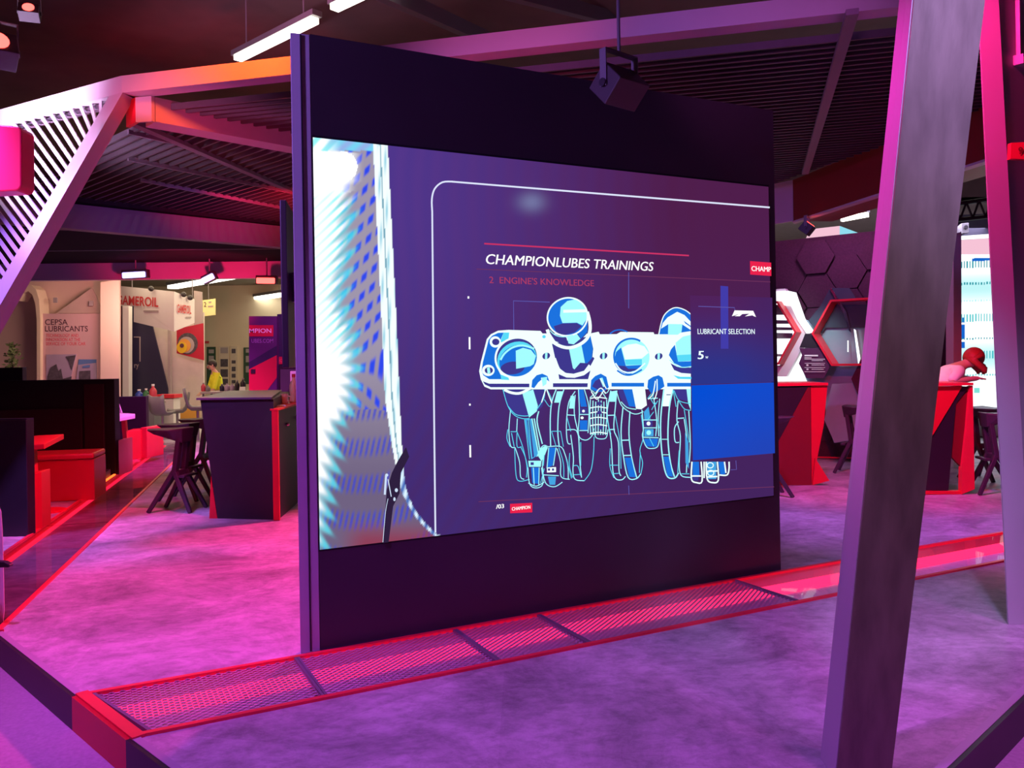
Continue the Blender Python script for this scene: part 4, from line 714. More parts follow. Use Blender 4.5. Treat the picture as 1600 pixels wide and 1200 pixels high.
# ================================================================== LEFT: SEATING BOOTHS
def booth_panel(label, p, q, h, th, m=M['black']):
    p, q = Vector(p), Vector(q); d = (q - p).normalized(); nn = Vector((-d.y, d.x, 0)); nn = nn if nn.y > 0 else -nn
    r = thing('booth_partition', label, 'partition', (p + q) / 2, 'dark booth partitions'); r.location.z = 0.001
    MB().prism([zz(p, .001), zz(q, .001), zz(q + nn * th, .001), zz(p + nn * th, .001)], (0, 0, h)).build('panel', m, r, .006)
    MB().bar(zz(p, h + .004) + nn * th / 2, zz(q, h + .004) + nn * th / 2, th * .9, .01).build('top_rail', M['navy'], r); return r
pa = onz(44, 838, 0); booth_panel('nearest dark partition panel at the left edge, in front of the red table', pa, pa + Vector((-1.9, -.05, 0)), at(44, 656, 6.97).z, .12)
pb = onz(181, 743, 0); w2 = booth_panel('tall dark booth wall behind the red bench', pb, pb + Vector((-3.2, .0, 0)), at(181, 593, 10.86).z, .14)
MB().prism([zz(pb + Vector((-.38, -.05, 0)), .001), zz(pb + Vector((-.12, -.05, 0)), .001), zz(pb + Vector((-.12, -.002, 0)), .001), zz(pb + Vector((-.38, -.002, 0)), .001)], (0, 0, 1.2)).build('padding', mat('dark_maroon_pad', (.05, .012, .025), .6), w2, .01)
MB().prism([zz(pb + Vector((-3.0, -.06, 0)), .001), zz(pb + Vector((-.40, -.06, 0)), .001), zz(pb + Vector((-.40, -.002, 0)), .001), zz(pb + Vector((-3.0, -.002, 0)), .001)], (0, 0, .88)).build('padding', mat('plum_pad', (.035, .010, .026), .6), w2, .01)
pt = at(35, 575, 11.2); booth_panel('dark upright panel sticking up at the left edge beyond the booth wall', (pt.x, 11.2, 0), (pt.x - 2, 11.2, 0), pt.z, .1)
solo(MB().prism([onz(149, 765, .003), onz(181, 743, .003), onz(181, 743, .003) + Vector((-.03, .0, 0)), onz(149, 765, .003) + Vector((-.03, 0, 0))], (0, 0, .02)), 'light_strip', M['ledorange'], 'orange glowing floor strip at the step below the tall booth wall', 'light strip')
solo(MB().prism([onz(150, 764, .002) + Vector((-.04, .05, 0)), onz(181, 744, .002) + Vector((-.04, -.06, 0)), onz(181, 744, .002) + Vector((-.9, -.06, 0)), onz(150, 764, .002) + Vector((-.8, .05, 0))], (0, 0, .10)), 'step', mat('wood_step', (.10, .05, .055), .5, 0, .4, 9, 0, (1, 8, 1)), 'dark wooden step between the red bench and the tall booth wall', 'step')
bn = thing('bench', 'red upholstered bench box behind the red pedestal table', 'bench', (-4.9, 9.1, 0)); b1 = onz(148, 781, .001); b0 = Vector((b1.x - 1.35, b1.y - .32, .001)); hh = at(148, 708, b1.y).z
MB().prism([b0, b1, b1 + Vector((-.12, .5, 0)), b0 + Vector((-.12, .5, 0))], (0, 0, hh - .06)).build('box', M['red'], bn, .01)
MB().prism([b0 + Vector((-.01, -.02, hh - .058)), b1 + Vector((.01, -.02, hh - .058)), b1 + Vector((-.12, .5, hh - .058)), b0 + Vector((-.12, .5, hh - .058))], (0, 0, .06)).build('cushion', M['redrail'], bn, .02)
MB().box(b0.lerp(b1, .28) + Vector((0, -.008, .17)), (.06, .014, .09), .23).build('socket', M['black'], bn)
tb_ = thing('pedestal_table', 'red pedestal table with slanted top beside the nearest dark partition', 'table', onz(52, 815, 0))
tY = 7.72; MB().prism([at(30, 684, 7.9), at(43, 696, 7.6), at(69, 693.5, 7.6), at(100, 678, 8.1), at(60, 680, 8.15)], (0, 0, -.05)).build('table_top', M['red'], tb_, .006)
pz = at(50, 693, 7.78); MB().bar(onz(49, 826, .002) + Vector((0, .05, 0)), Vector((pz.x, pz.y, pz.z - .03)), .06, .06, (0, 1, 0)).build('post', M['red'], tb_)
MB().prism([onz(44, 832, .001) + Vector((.01, .0, 0)), onz(66, 826, .001), onz(66, 826, .001) + Vector((-.06, .25, 0)), onz(44, 832, .001) + Vector((-.05, .25, 0))], (0, 0, .5)).build('foot_box', M['red'], tb_, .006)
MB().lathe(onz(76, 799, .001), [(.17, 0), (.17, .012), (.15, .018)], 28).build('base_disc', M['red'], tb_)
# second booth
bn2 = thing('bench', 'far red bench box beside the glass channel', 'bench', onz(231, 716, 0)); c1 = onz(231, 716, .001); c0 = onz(195, 720, .001); h2 = at(231, 671, c1.y).z
MB().prism([c0, c1 + Vector((-.08, -.05, 0)), c1 + Vector((0, .5, 0)), c0 + Vector((-.1, .5, 0))], (0, 0, h2)).build('box', M['red'], bn2, .01); MB().prism([c1 + Vector((-.1, -.02, 0)), c1 + Vector((0, -.02, 0)), c1 + Vector((0.03, .52, 0)), c1 + Vector((-.07, .52, 0))], (0, 0, h2 + .03)).build('end_panel', M['redrail'], bn2, .01)
booth_panel('far dark booth back between the tall booth wall and the bottles', (at(228, 620, 13.6).x, 13.6, 0), (at(176, 620, 13.6).x, 13.6, 0), at(228, 620, 13.6).z, .1)
solo(MB().prism([onz(186, 743, .001), onz(194, 740, .001), onz(194, 740, .001) + Vector((-.02, .3, 0)), onz(186, 743, .001) + Vector((-.02, .3, 0))], (0, 0, at(190, 686, 11.0).z)), 'armrest_post', M['rose'], 'short red bench end standing at the corner of the tall booth wall', 'bench end', bevel=.01)
t2 = thing('pedestal_table', 'far pink-lit pedestal table sticking out past the tall booth wall', 'table', onz(195, 722, 0)); MB().prism([at(176, 650, 12.2), at(184, 653.5, 11.9), at(211, 648.5, 12.2), at(211, 646.5, 12.5), at(180, 645, 12.7)], (0, 0, -.05)).build('table_top', M['white'], t2, .005)
fl = onz(200, 722, .001); MB().lathe(fl, [(.17, 0), (.17, .012), (.15, .02)], 24).build('base_disc', M['rose'], t2); MB().bar(fl, Vector((at(186, 652, 12.2).x + .05, 12.25, at(186, 652, 12.2).z - .04)), .06, .06, (0, 1, 0)).build('post', M['red'], t2)
solo(MB().slab([(178, 624), (183, 623), (190.5, 645), (182, 646)], 12.4, .02), 'leaflet_stand', M['white'], 'white leaflet stand on the far pink-lit table', 'leaflet stand')
# white rounded thing at the left edge
ch = thing('lounge_chair', 'white rounded chair shell cut off by the left edge', 'chair', at(-20, 950, 4.6)); ch.location.z = 0
m_ = MB().prism([at(x, y, 4.6) for x, y in [(-70, 986), (1, 984), (6, 976), (8, 955), (7, 900), (5, 830), (3, 800), (-2, 786), (-12, 780), (-70, 778)]], (-.4, .5, 0)); m_.build('shell', M['white'], ch, .02); MB().slab([(-30, 876), (6, 878), (15, 883), (14, 887), (-30, 888)], 4.5, .04).build('armrest', M['black'], ch, .006)

# ================================================================== RIGHT: COUNTERS, HEX WALL, BRIGHT SCREEN
def poly_part(r, name, m, px, Y, th=.03, lb=None):
    o = MB().slab(px, Y, th).build(name, m, r)
    if lb: o['label'] = lb
    return o
def fpy(px, Y, z=-.139): # pixel row where height z lies at distance Y
    x, v = (px - 800) / F, 0
    for _ in range(3): v = (z - H) / Y; y = 600 + SY + cR * (-v * F) - sR * (px - 800)
    return y
c1_ = thing('bar_counter', 'angular red and black counter standing right of the LED wall', 'counter', at(1245, 757, 9.1)); c1_.location.z = 0
fb = fpy(1240, 9.06, .002)
poly_part(c1_, 'body', M['black'], [(1190, 604), (1266, 602), (1268, fb), (1190, fb)], 9.08, .5)
poly_part(c1_, 'black_panel', M['black'], [(1190, 607), (1262, 605), (1217, 688), (1190, 735)], 9.05, .028)
poly_part(c1_, 'red_panel', M['darkred'], [(1262.4, 605), (1266.5, 605), (1268, fb), (1190, fb), (1190, 736), (1217.4, 688)], 9.05, .028, 'dark red slanting front panel')
poly_part(c1_, 'side_wedge', M['red'], [(1267, 602), (1293, 601), (1287, 665), (1268.5, fb)], 9.06, .3)
poly_part(c1_, 'floor_fin', M['red'], [(1274, 716), (1296, 751), (1270, fb)], 9.02, .02)
poly_part(c1_, 'worktop', M['redrail'], [(1186, 599), (1294, 598), (1294, 602), (1186, 604)], 9.03, .65)
c2_ = thing('bar_counter', 'angular red and black counter in front of the bent-over woman', 'counter', at(1485, 770, 8.35)); c2_.location.z = 0
fb = fpy(1480, 8.3, .002)
poly_part(c2_, 'red_panel', M['red'], [(1420, 605), (1504, 603), (1457, 681), (1420, 735)], 8.3, .04)
poly_part(c2_, 'black_panel', M['black'], [(1504.5, 603.5), (1515, 604), (1493.5, 631), (1482, fb - 6), (1425, fb - 6), (1457, 682)], 8.31, .04)
poly_part(c2_, 'facet_panel', M['darkred'], [(1494, 631), (1515.5, 606), (1510, 670), (1503, 731), (1487, 714)], 8.32, .04, 'dark red facet panel')
poly_part(c2_, 'red_edge', M['redrail'], [(1515.8, 604), (1520, 602.5), (1523, fb - 8), (1503, fb), (1503.5, 731), (1510.5, 670)], 8.28, .07)
poly_part(c2_, 'base_strip', M['red'], [(1425, fb - 5.8), (1502.5, fb - 5), (1502.5, fb), (1425, fb)], 8.3, .06)
poly_part(c2_, 'worktop', M['redrail'], [(1418, 599.5), (1521, 598), (1521, 602), (1418, 604)], 8.26, .6)
poly_part(c2_, 'back_support', M['black'], [(1425, 604), (1446, 604), (1446, fb), (1425, fb)], 8.5, .3)
# hexagon wall
Wa, Wb = at(1180, 560, 12.0), at(1425, 560, 10.7); wd_ = zz(Wb - Wa, 0).normalized(); wn = Vector((wd_.y, -wd_.x, 0)); hw = thing('hexagon_display', 'dark felt wall of hexagon tiles with red hexagon frames, right of the LED wall', 'display wall', zz((Wa + Wb) / 2, 0))
ln = zz(Wb - Wa, 0).length; P0 = zz(Wa, 0)
def WP(s, z, o=0): return P0 + wd_ * s + wn * o + Vector((0, 0, z))
def wpx(px, py, o=0):
    x, v = ray(px, py); q = P0 + wn * o; t = (q.x * wn.x + q.y * wn.y) / (x * wn.x + wn.y); p = Vector((x * t, t, H + v * t)); return (zz(p, 0) - P0).dot(wd_), p.z
MB().prism([WP(0, .002), WP(ln, .002), WP(ln, 3.04), WP(0, 3.04)], -wn * .12).build('backing', M['hexa'], hw)
def hexpts(s, z, R, o=0): return [WP(s + R * math.cos(k * math.pi / 3), z + R * math.sin(k * math.pi / 3), o) for k in range(6)]
R_ = .265; m_ = MB(); s0h, z0h = wpx(1233, 432); rnd = random.Random(3)
for i in range(-3, 9):
    for j in range(-9, 5):
        s = s0h + i * R_ * 1.5; z = z0h + (j + (.5 if i % 2 else 0)) * R_ * math.sqrt(3)
        if s < .27 or s > ln - .27 or z > 2.80 or z < .25: continue
        m_.prism(hexpts(s, z, R_ * .97, .03 + rnd.choice((0, .02, .04, .06))), -wn * .03)
m_.build('felt_tile', M['hexa'], hw)
def wslab(r, name, m, px, o, th, lb=None):
    mb = MB().prism([WP(*wpx(x, y, o), o) for x, y in px], -wn * th); q = mb.build(name, m, r)
    if lb: q['label'] = lb
    return q
wslab(hw, 'mirror_panel', mat('grey_gloss', (.26, .42, .46), .25, .1), [(1212, 500), (1262, 500), (1275, 516), (1300, 478), (1335, 492), (1420, 492), (1420, 598), (1345, 600), (1347, 640), (1326, 690), (1303, 692), (1290, 655), (1290, 610), (1212, 612)], .16, .03, 'grey mirror-like panel')
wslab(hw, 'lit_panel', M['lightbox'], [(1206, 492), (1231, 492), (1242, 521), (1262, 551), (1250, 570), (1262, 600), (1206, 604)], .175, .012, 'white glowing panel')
for y0, y1 in ((500, 506), (511, 516), (520, 529), (553, 557)): wslab(hw, 'grey_bar', M['grey'], [(1206, y0), (1238, y0 + .5), (1238, y1), (1206, y1)], .19, .012)
def hexring(r, name, m, cpx, Ro, Ri, o0, dep):
    s, z = wpx(*cpx, o0); a, b = hexpts(s, z, Ro, o0), hexpts(s, z, Ri, o0); c, d = hexpts(s, z, Ro, o0 - dep), hexpts(s, z, Ri, o0 - dep); f = []
    for k in range(6):
        j = (k + 1) % 6; f += [(k, j, 6 + j, 6 + k), (12 + j, 12 + k, 18 + k, 18 + j), (j, k, 12 + k, 12 + j), (6 + k, 6 + j, 18 + j, 18 + k)]
    return MB().add(a + b + c + d, f).build(name, m, r)
hexring(hw, 'hexagon_frame', M['red'], (1188, 521), .50, .47, .46, .26)
hexring(hw, 'hexagon_frame', M['red'], (1329, 519), .50, .47, .46, .26)
hexring(hw, 'white_ring', M['white'], (1189, 521), .70, .52, .26, .10)
for q, k in ((((1212, 455), (1232, 454.5), (1243, 457), (1246, 466), (1258, 500), (1272, 519), (1260, 521), (1246, 500), (1236, 478), (1212, 476))), 'white_trim'),: wslab(hw, k, M['lightbox'], q, .30, .03, 'white lit curved trim, brightness put in as glow')  # lit look of the white band put in as emission
wslab(hw, 'grey_lens', mat('slate_gloss', (.06, .085, .11), .2), [(1300, 476), (1330, 476), (1420, 476), (1420, 512), (1290, 512), (1284, 521), (1274, 512)], .22, .02, 'slate glossy upper area')
wslab(hw, 'grey_lens', MATS['slate_gloss'], [(1297, 450), (1327, 450), (1340, 470), (1304, 471), (1287, 495), (1273, 515), (1264, 500), (1282, 478)], .24, .02)
for q in ([(1334, 514), (1337, 516), (1344, 560), (1341, 570)], [(1324, 532), (1325.5, 532), (1325.5, 550), (1324, 550)], [(1296, 451), (1299, 450), (1322, 486), (1330, 520), (1326, 516), (1318, 490)]): wslab(hw, 'edge_glint', M['lightbox'] if q[0][0] > 1300 else M['chrome'], q, .27, .01)  # highlights on the gloss put in as slivers, some of them glowing
wslab(hw, 'chrome_pod', mat('pale_gloss', (.34, .52, .56), .25, .1), [(1300, 600), (1342, 598), (1346, 640), (1327, 688), (1304, 692), (1288, 656)], .34, .12, 'hexagonal polished pod')
wslab(hw, 'info_hexagon', mat('plum_print', (.085, .018, .075), .5), [(1249, 544), (1284, 544), (1300, 567), (1287, 591), (1260, 591), (1248, 568), (1253, 555)], .40, .02, 'purple hexagon with white printed lines')
wslab(hw, 'info_hexagon', M['black'], [(1258, 521.5), (1273, 521.5), (1284, 543.6), (1249, 543.6)], .40, .02, 'black upper part of the printed hexagon')
m_ = MB()
for x0, x1, y, hh_ in ((1257, 1278, 555.6, 2.2), (1257, 1268, 559, 1), (1257, 1289, 561.2, .7), (1268, 1286, 563.5, .8), (1257, 1289, 567.6, .7), (1268, 1288, 570.2, .8), (1257, 1289, 574.2, .7), (1268, 1287, 577, .8), (1257, 1289, 580.8, .7), (1260, 1263, 570.5, 2.4), (1260, 1263, 577, 2.4)):
    m_.prism([WP(*wpx(x, y_, .425), .425) for x, y_ in ((x0, y - hh_ / 2), (x1, y - hh_ / 2), (x1, y + hh_ / 2), (x0, y + hh_ / 2))], -wn * .004)
m_.build('printed_line', M['whiteink'], hw)
wslab(hw, 'dark_hexagon', M['hexa'], [(1345, 562), (1390, 562), (1390, 640), (1350, 640), (1330, 592)], .38, .03)
wslab(hw, 'floor_trim', M['redrail'], [(1262, 713), (1420, 717), (1420, 719), (1262, 715)], .12, .03)
# bright screen wall
bw = thing('bright_screen', 'glaring white and cyan screen wall at the right, behind the woman', 'screen', at(1535, 640, 14.0)); bw.location.z = 0
def bright(px, py):
    y = py + (px - 1506) * .03; WH, CY, TE, BU = (1.2, 1.3, 1.3), lin((165, 238, 240)), lin((20, 150, 165)), lin((20, 100, 205)); k = (px - 1506) % 4.4
    c = mixc(WH, CY, max(0, math.sin(y * .058 + .6)) * .8)
    if 404 < y < 408.5 and px > 1519: return BU
    if 408.5 <= y < 419 and k < 1.9: return TE
    for y0, y1, w_, q in ((441.5, 445.5, 2.2, TE), (469, 471.5, 1.4, CY), (491, 503, 2, lin((90, 200, 205))), (528, 531, 1.8, TE), (549, 561, 2, lin((60, 190, 200))), (585, 588, 2.5, lin((130, 215, 215)))):
        if y0 <= y < y1 and k < w_ and (px > 1530 or y0 != 549): return q
    if px < 1508 and (496 < y < 504 or 507 < y < 530 or 534 < y < 544): return BU
    if 607 < y < 615 and 1522 < px < 1531: return lin((130, 225, 215))
    if 659 < y < 668: return lin((120, 190, 235))
    return c
xs = [1500 + i * .8 for i in range(96)] + [1577 + i * 8 for i in range(9)]; ys_ = [fpy(1540, 14, .3) - i * 1.0 for i in range(int(fpy(1540, 14, .3) - 396))]; vv = []; cc = []; nx = len(xs)
for y in ys_:
    for x in xs: vv.append(at(x, y, 13.999) - bw.location); cc.append(bright(x, y))
me = bpy.data.meshes.new('screen'); me.from_pydata([tuple(v) for v in vv], [], [(j * nx + i, j * nx + i + 1, (j + 1) * nx + i + 1, (j + 1) * nx + i) for j in range(len(ys_) - 1) for i in range(nx - 1)]); me.update(); me.materials.append(emit_attr('bright_picture', 1.0)); ca = me.color_attributes.new('picture', 'FLOAT_COLOR', 'POINT')
for i, q in enumerate(cc): ca.data[i].color = tuple(q) + (1,)
o = bpy.data.objects.new('screen', me); link(o); o.parent = bw
poly_part(bw, 'case', M['white'], [(1500, 402), (1640, 396), (1640, fpy(1640, 14, .3)), (1500, fpy(1500, 14, .3))], 14.01, .15)
poly_part(bw, 'plinth', M['white'], [(1499, fpy(1500, 14, .3)), (1640, fpy(1640, 14, .3)), (1640, fpy(1640, 14, .003)), (1499, fpy(1500, 14, .003))], 13.9, .3)
hd = thing('booth_header', 'lit white and pink header board above the bright screen', 'booth header', at(1530, 390, 14.2)); poly_part(hd, 'pink_board', M['glowpink'], [(1503, 375), (1640, 366), (1640, 392), (1503, 400)], 14.3, .1); poly_part(hd, 'light_bar', M['lightbox'], [(1498, 369), (1640, 359), (1640, 365), (1498, 374)], 14.2, .1); poly_part(hd, 'pillar', M['white'], [(1496, 376), (1502, 376), (1502, fpy(1500, 14.4, .003)), (1496, fpy(1500, 14.4, .003))], 14.35, .1)  # lit look of the pink board put in as emission
bx = thing('booth_header', 'pale pink and aqua header box beyond the dark red canopy edge', 'booth header', at(1290, 380, 15.5)); poly_part(bx, 'pink_board', M['glowpink'], [(1256, 386), (1268, 358), (1312, 353), (1312, 379)], 15.5, .1);  # brightness of the pink and aqua boards put in as emission
MB().prism([at(1312, 353, 15.5), at(1352, 368, 17.5), at(1352, 376, 17.5), at(1312, 379, 15.5)], (.03, .05, 0)).build('aqua_board', M['glowaqua'], bx); MB().slab([(1266, 384), (1272, 384), (1272, fpy(1270, 15.6, -.139)), (1266, fpy(1270, 15.6, -.139))], 15.62, .1).build('post', M['white'], bx)
pl = solo(MB().slab([(1490, 366), (1502, 362), (1503, fpy(1500, 10.2, .001)), (1490, fpy(1490, 10.2, .001))], 10.2, .18), 'pillar', M['beam'], 'slim upright purple-lit pillar between the woman and the big dark column', 'pillar')
solo(MB().slab([(1440, 420), (1489, 415), (1489, fpy(1489, 10.4, .001)), (1440, fpy(1440, 10.4, .001))], 10.45, .1), 'partition', M['navy'], 'dark slate partition just left of the purple-lit pillar', 'partition')
solo(MB().slab([(1440, 338), (1640, 330), (1640, 362), (1440, 376)], 17.5, .1), 'header_board', mat('slate_board', (.09, .09, .13), .7), 'long dark slate board hanging above the bright screen', 'board')
tr_ = thing('lighting_truss', 'black lattice lighting truss seen between the two right columns', 'truss', at(1520, 330, 11)); t1, t2_, t3, t4 = at(1440, 350, 11), at(1600, 332, 11), at(1440, 327, 11), at(1600, 303, 11); m_ = MB().tube([t1, t2_], .03); m_.tube([t3, t4], .03)
m_.build('chord', M['black'], tr_); m_ = MB()
for i in range(8): m_.tube([t1.lerp(t2_, i / 8), t3.lerp(t4, (i + .5) / 8)], .014, 6); m_.tube([t3.lerp(t4, (i + .5) / 8), t1.lerp(t2_, (i + 1) / 8)], .014, 6)
m_.build('lattice', M['black'], tr_)
for t in (.1, .9): MB().tube([t3.lerp(t4, t), zz(t3.lerp(t4, t), 5.7)], .012, 6).build('hanger', M['grey'], tr_)
sp_ = thing('loudspeaker', 'small grey loudspeaker fixed on the slate board above the bright screen', 'speaker', at(1508, 356, 17.3)); MB().slab([(1503, 349), (1514, 348), (1514, 364), (1503, 365)], 17.25, .255).build('case', M['grey'], sp_, .01); MB().lathe(at(1508.5, 355, 17.25), [(.03, 0), (.045, .02), (.04, .03)], 12, (0, -1, 0)).build('cone', M['black'], sp_)
for lb_, px, rz in (('dark bar stool at the right counter, nearest the bright screen', (1552, 770), math.pi - .15), ('dark bar stool half hidden behind the red counter with the woman', (1537, 748), math.pi / 2 + .4), ('dark bar stool in front of the hexagon wall beside the big column', (1333, 738), 2.6), ('dark bar stool mostly hidden behind the right foot of the LED wall', (1194, 774), math.pi)):
    o = copy_tree(st1); o.location = onz(*px, .001); o.rotation_euler.z = rz; o['label'] = lb_; o['group'] = 'dark bar stools at the right counters'
# ================================================================== PEOPLE
def skin_mesh(name, nodes, edges, m, parent, root=0, sub=2):
    me = bpy.data.meshes.new(name); me.from_pydata([tuple(Vector(p) - parent_world(parent)) for p, _ in nodes], edges, []); o = bpy.data.objects.new(name, me); link(o)
    sk = o.modifiers.new('skin', 'SKIN'); sk.use_smooth_shade = True
    for i, (_, r) in enumerate(nodes): v = me.skin_vertices[0].data[i]; v.radius = (r, r) if not isinstance(r, tuple) else r; v.use_root = i == root
    o.modifiers.new('sub', 'SUBSURF').levels = sub; o.modifiers['sub'].render_levels = sub
    dg = bpy.context.evaluated_depsgraph_get(); me2 = bpy.data.meshes.new_from_object(o.evaluated_get(dg)); bpy.data.objects.remove(o)
    o = bpy.data.objects.new(name, me2); link(o); o.parent = parent; me2.materials.clear(); me2.materials.append(m)
    for p in me2.polygons: p.use_smooth = True
    return o
def person(label, foot, rz, bend, look, cloth_m, hair_m, hair_long, reach, vest=None):
    "standing figure 1.7 m tall facing -y before turning by rz; bend leans the trunk forward"
    r = thing('person', label, 'person', foot); Rz = Matrix.Rotation(rz, 3, 'Z'); f0 = Vector(foot)
    def P(x, y, z): return f0 + Rz @ Vector((x, y, z))
    hip = Vector((0, 0, .90)); ax = Matrix.Rotation(bend, 3, 'X'); up = lambda x, y, z: hip + ax @ Vector((x, y, z))
    Q = lambda v: P(*v)
    n = [(Q(hip), .12)]; e = []
    def add(v, rad, par): n.append((Q(v), rad)); e.append((par, len(n) - 1)); return len(n) - 1
    w_ = add(up(0, 0, .16), .105, 0); c_ = add(up(0, 0, .34), .13, w_); s_ = add(up(0, .0, .47), .085, c_); nk = add(up(0, -.01, .56), .05, s_)
    hd_ = up(0, -.03 + look[1] * .06, .60); h1 = add(hd_, .058, nk); hc = up(0, -.05 + look[1] * .12, .70 + look[2] * .06); h2 = add(hc, .088, h1); add(hc + ax @ Vector((0, .0, .07)), .072, h2)
    for sx in (-1, 1):
        a = add(up(sx * .17, 0, .45), .055, s_); el = add(Vector((sx * .24, reach[0] * .5, reach[2] if reach[2] < 1.1 else 1.1)) if reach else up(sx * .22, .02, .17), .042, a)
        hv = Vector((sx * .17, reach[0], reach[1])) if reach else up(sx * .22, -.06, -.06); wr = add(hv, .03, el); d = (hv - Vector(n[el][0] - f0) if False else (hv - (Rz.inverted() @ (n[el][0] - f0)))).normalized()
        pm = add(hv + d * .06, .033, wr)
        for k in range(4): kn = add(hv + d * .11 + Vector(((k - 1.5) * .02, 0, -.005)), .0095, pm); add(hv + d * (.165 + (.012, .02, .015, 0)[k]) + Vector(((k - 1.5) * .022, 0, -.028)), .008, kn)
        th = add(hv + d * .05 + Vector((-sx * .035, 0, -.005)), .011, wr); add(hv + d * .09 + Vector((-sx * .05, 0, -.015)), .009, th)
        l1 = add(Vector((sx * .10, 0, .82)), .085, 0); kn = add(Vector((sx * .11, -.01, .47)), .058, l1); an = add(Vector((sx * .11, .02, .09)), .04, kn); add(Vector((sx * .12, -.13, .04)), .036, an)
    bd = skin_mesh('body', n, e, M['skin'], r)
    # clothes grow from the same joints
    t = [(Q(hip), .128), (Q(up(0, 0, .16)), .118), (Q(up(0, 0, .34)), .142), (Q(up(0, 0, .46)), .095)]; te = [(0, 1), (1, 2), (2, 3)]
    for sx in (-1, 1): t += [(Q(up(sx * .17, 0, .45)), .066), (n[[i for i, (p, q) in enumerate(n) if q == .042][0 if sx < 0 else 1]][0], .052)]; k = len(t); te += [(3, k - 2), (k - 2, k - 1)]
    skin_mesh('shirt', t, te, cloth_m, r)
    t = [(Q(hip), .132)]; te = []
    for sx in (-1, 1): t += [(Q(Vector((sx * .10, 0, .82))), .095), (Q(Vector((sx * .11, -.01, .47))), .068), (Q(Vector((sx * .11, .02, .10))), .055)]; k = len(t); te += [(0, k - 3), (k - 3, k - 2), (k - 2, k - 1)]
    skin_mesh('trousers', t, te, M['trouser'], r)
    if vest: skin_mesh('vest', [(Q(up(0, 0, .02)), .15), (Q(up(0, 0, .2)), .148), (Q(up(0, 0, .36)), .165), (Q(up(0, 0, .45)), .12)], [(0, 1), (1, 2), (2, 3)], vest, r)
    hu = (ax @ Vector((0, .45, 1))).normalized(); hp = hc + ax @ Vector((0, .02, .012)); prof = [(.108 * math.cos(t), .115 * math.sin(t)) for t in [-.35 + i * (math.pi / 2 + .33) / 9 for i in range(10)]]
    hm = MB().lathe(Q(hp), prof, 18, Rz @ hu)
    if hair_long:
        for kx in range(-4, 5): a_ = hp + ax @ Vector((kx * .024, .03 - abs(kx) * .012, .05)); hm.tube([Q(a_), Q(a_ + ax @ Vector((kx * .004, .03, -.09))), Q(a_ + Vector((kx * .004, -.02, -.13 - .01 * (kx % 3)))), Q(a_ + Vector((kx * .003, -.03, -.19 - .02 * (kx % 2))))], [.036, .042, .036, .014], 8)
    hm.build('hair', hair_m, r, smooth=True)
    fw = ax @ Vector((0, -1, 0))
    for sx in (-1, 1): MB().lathe(Q(hc + fw * .082 + ax @ Vector((sx * .032, 0, .005))), [(.004, -.006), (.012, 0), (.006, .007)], 10, Rz @ fw).build('eye', M['white'], bd)
    MB().lathe(Q(hc + fw * .08 + ax @ Vector((0, 0, -.035))), [(.018, 0), (.012, .022), (.004, .03)], 10, Rz @ fw).build('nose', M['skin'], bd); MB().box(Q(hc + fw * .088 + ax @ Vector((0, 0, -.062))), (.045, .012, .012), rz).build('mouth', M['redink'], bd)
    for sx in (-1, 1): MB().lathe(Q(hc + ax @ Vector((sx * .088, .005, -.005))), [(.012, 0), (.026, .01), (.012, .018)], 12, Rz @ Vector((sx, 0, 0))).build('ear', M['skin'], bd)
    return r
pw = at(1497, 600, 9.0); person('woman with auburn hair in a white top bending over the red counter', (pw.x - .36, 9.05, .001), math.pi / 2 - .2, .80, (0, 0, -.4), M['cloth'], M['hairred'], True, (-.42, 1.13, 1.12))
ph = at(340, 590, 19.4); person('person in yellow hi-vis vest standing before the cream wall', (ph.x, 19.4, -.138), -1.0, .12, (0, 0, -.2), M['hivis'], M['hairdark'], False, (-.30, .95, 1.0), M['hivis'])
# ================================================================== LEFT BACKGROUND: STANDS IN THE HALL
def board(r, name, m, px, Y, th=.05, lb=None, foot=False):
    if foot: px = list(px); (x0, _), (x1, _) = px[-1], px[-2]; px[-1] = (x0, fpy(x0, Y)); px[-2] = (x1, fpy(x1, Y))
    return poly_part(r, name, m, px, Y, th, lb)
def words(r, name, m, Y, *rows):
    mb = MB()
    for body, x0, x1, y, h_ in rows: text_at(mb, body, (x0, y), (x1, y), Y, h_, .008)
    return mb.build(name, m, r)
cb = thing('lubricants_booth', 'beige arched booth with the pale pink lubricants board', 'booth', at(110, 690, 17.4)); cb.location.z = -.139
board(cb, 'back_wall', M['beige'], [(-20, 436), (186, 436), (186, 0), (-20, 0)], 17.6, .08, None, True)
board(cb, 'arch', M['cream'], [(22, 470), (30, 455), (40, 446), (48, 445), (56, 452), (61, 468), (63, 500), (63, fpy(60, 17.3)), (57.5, fpy(60, 17.3)), (57.5, 500), (55, 474), (50, 460), (44, 455), (36, 458), (28, 470)], 17.2, .35)
board(cb, 'wing_wall', M['beige'], [(157, 441), (186, 437), (186, 0), (157, 0)], 17.05, .04, None, True)
board(cb, 'pink_board', M['pinkboard'], [(63.5, 490), (156.5, 490), (156.5, 0), (63.5, 0)], 17.3, .06, 'pale pink lettered board', True)
board(cb, 'tan_triangle', mat('tan_board', (.56, .42, .36), .6), [(88, 489.5), (143, 450), (150, 462), (156, 480), (156.5, 489.5)], 17.35, .05)  # darker beige triangular tone above the pink board
for x, y in ((86, 469), (142, 474)): board(cb, 'logo_tile', M['greyink'], [(x - 3, y - 4), (x + 3, y - 4), (x + 3, y + 4), (x - 3, y + 4)], 17.28, .03)
words(cb, 'black_lettering', M['ink'], 17.3, ('CEPSA', 70.5, 106, 507.5, 8.6), ('LUBRICANTS', 70.5, 137.5, 517.8, 8.6))
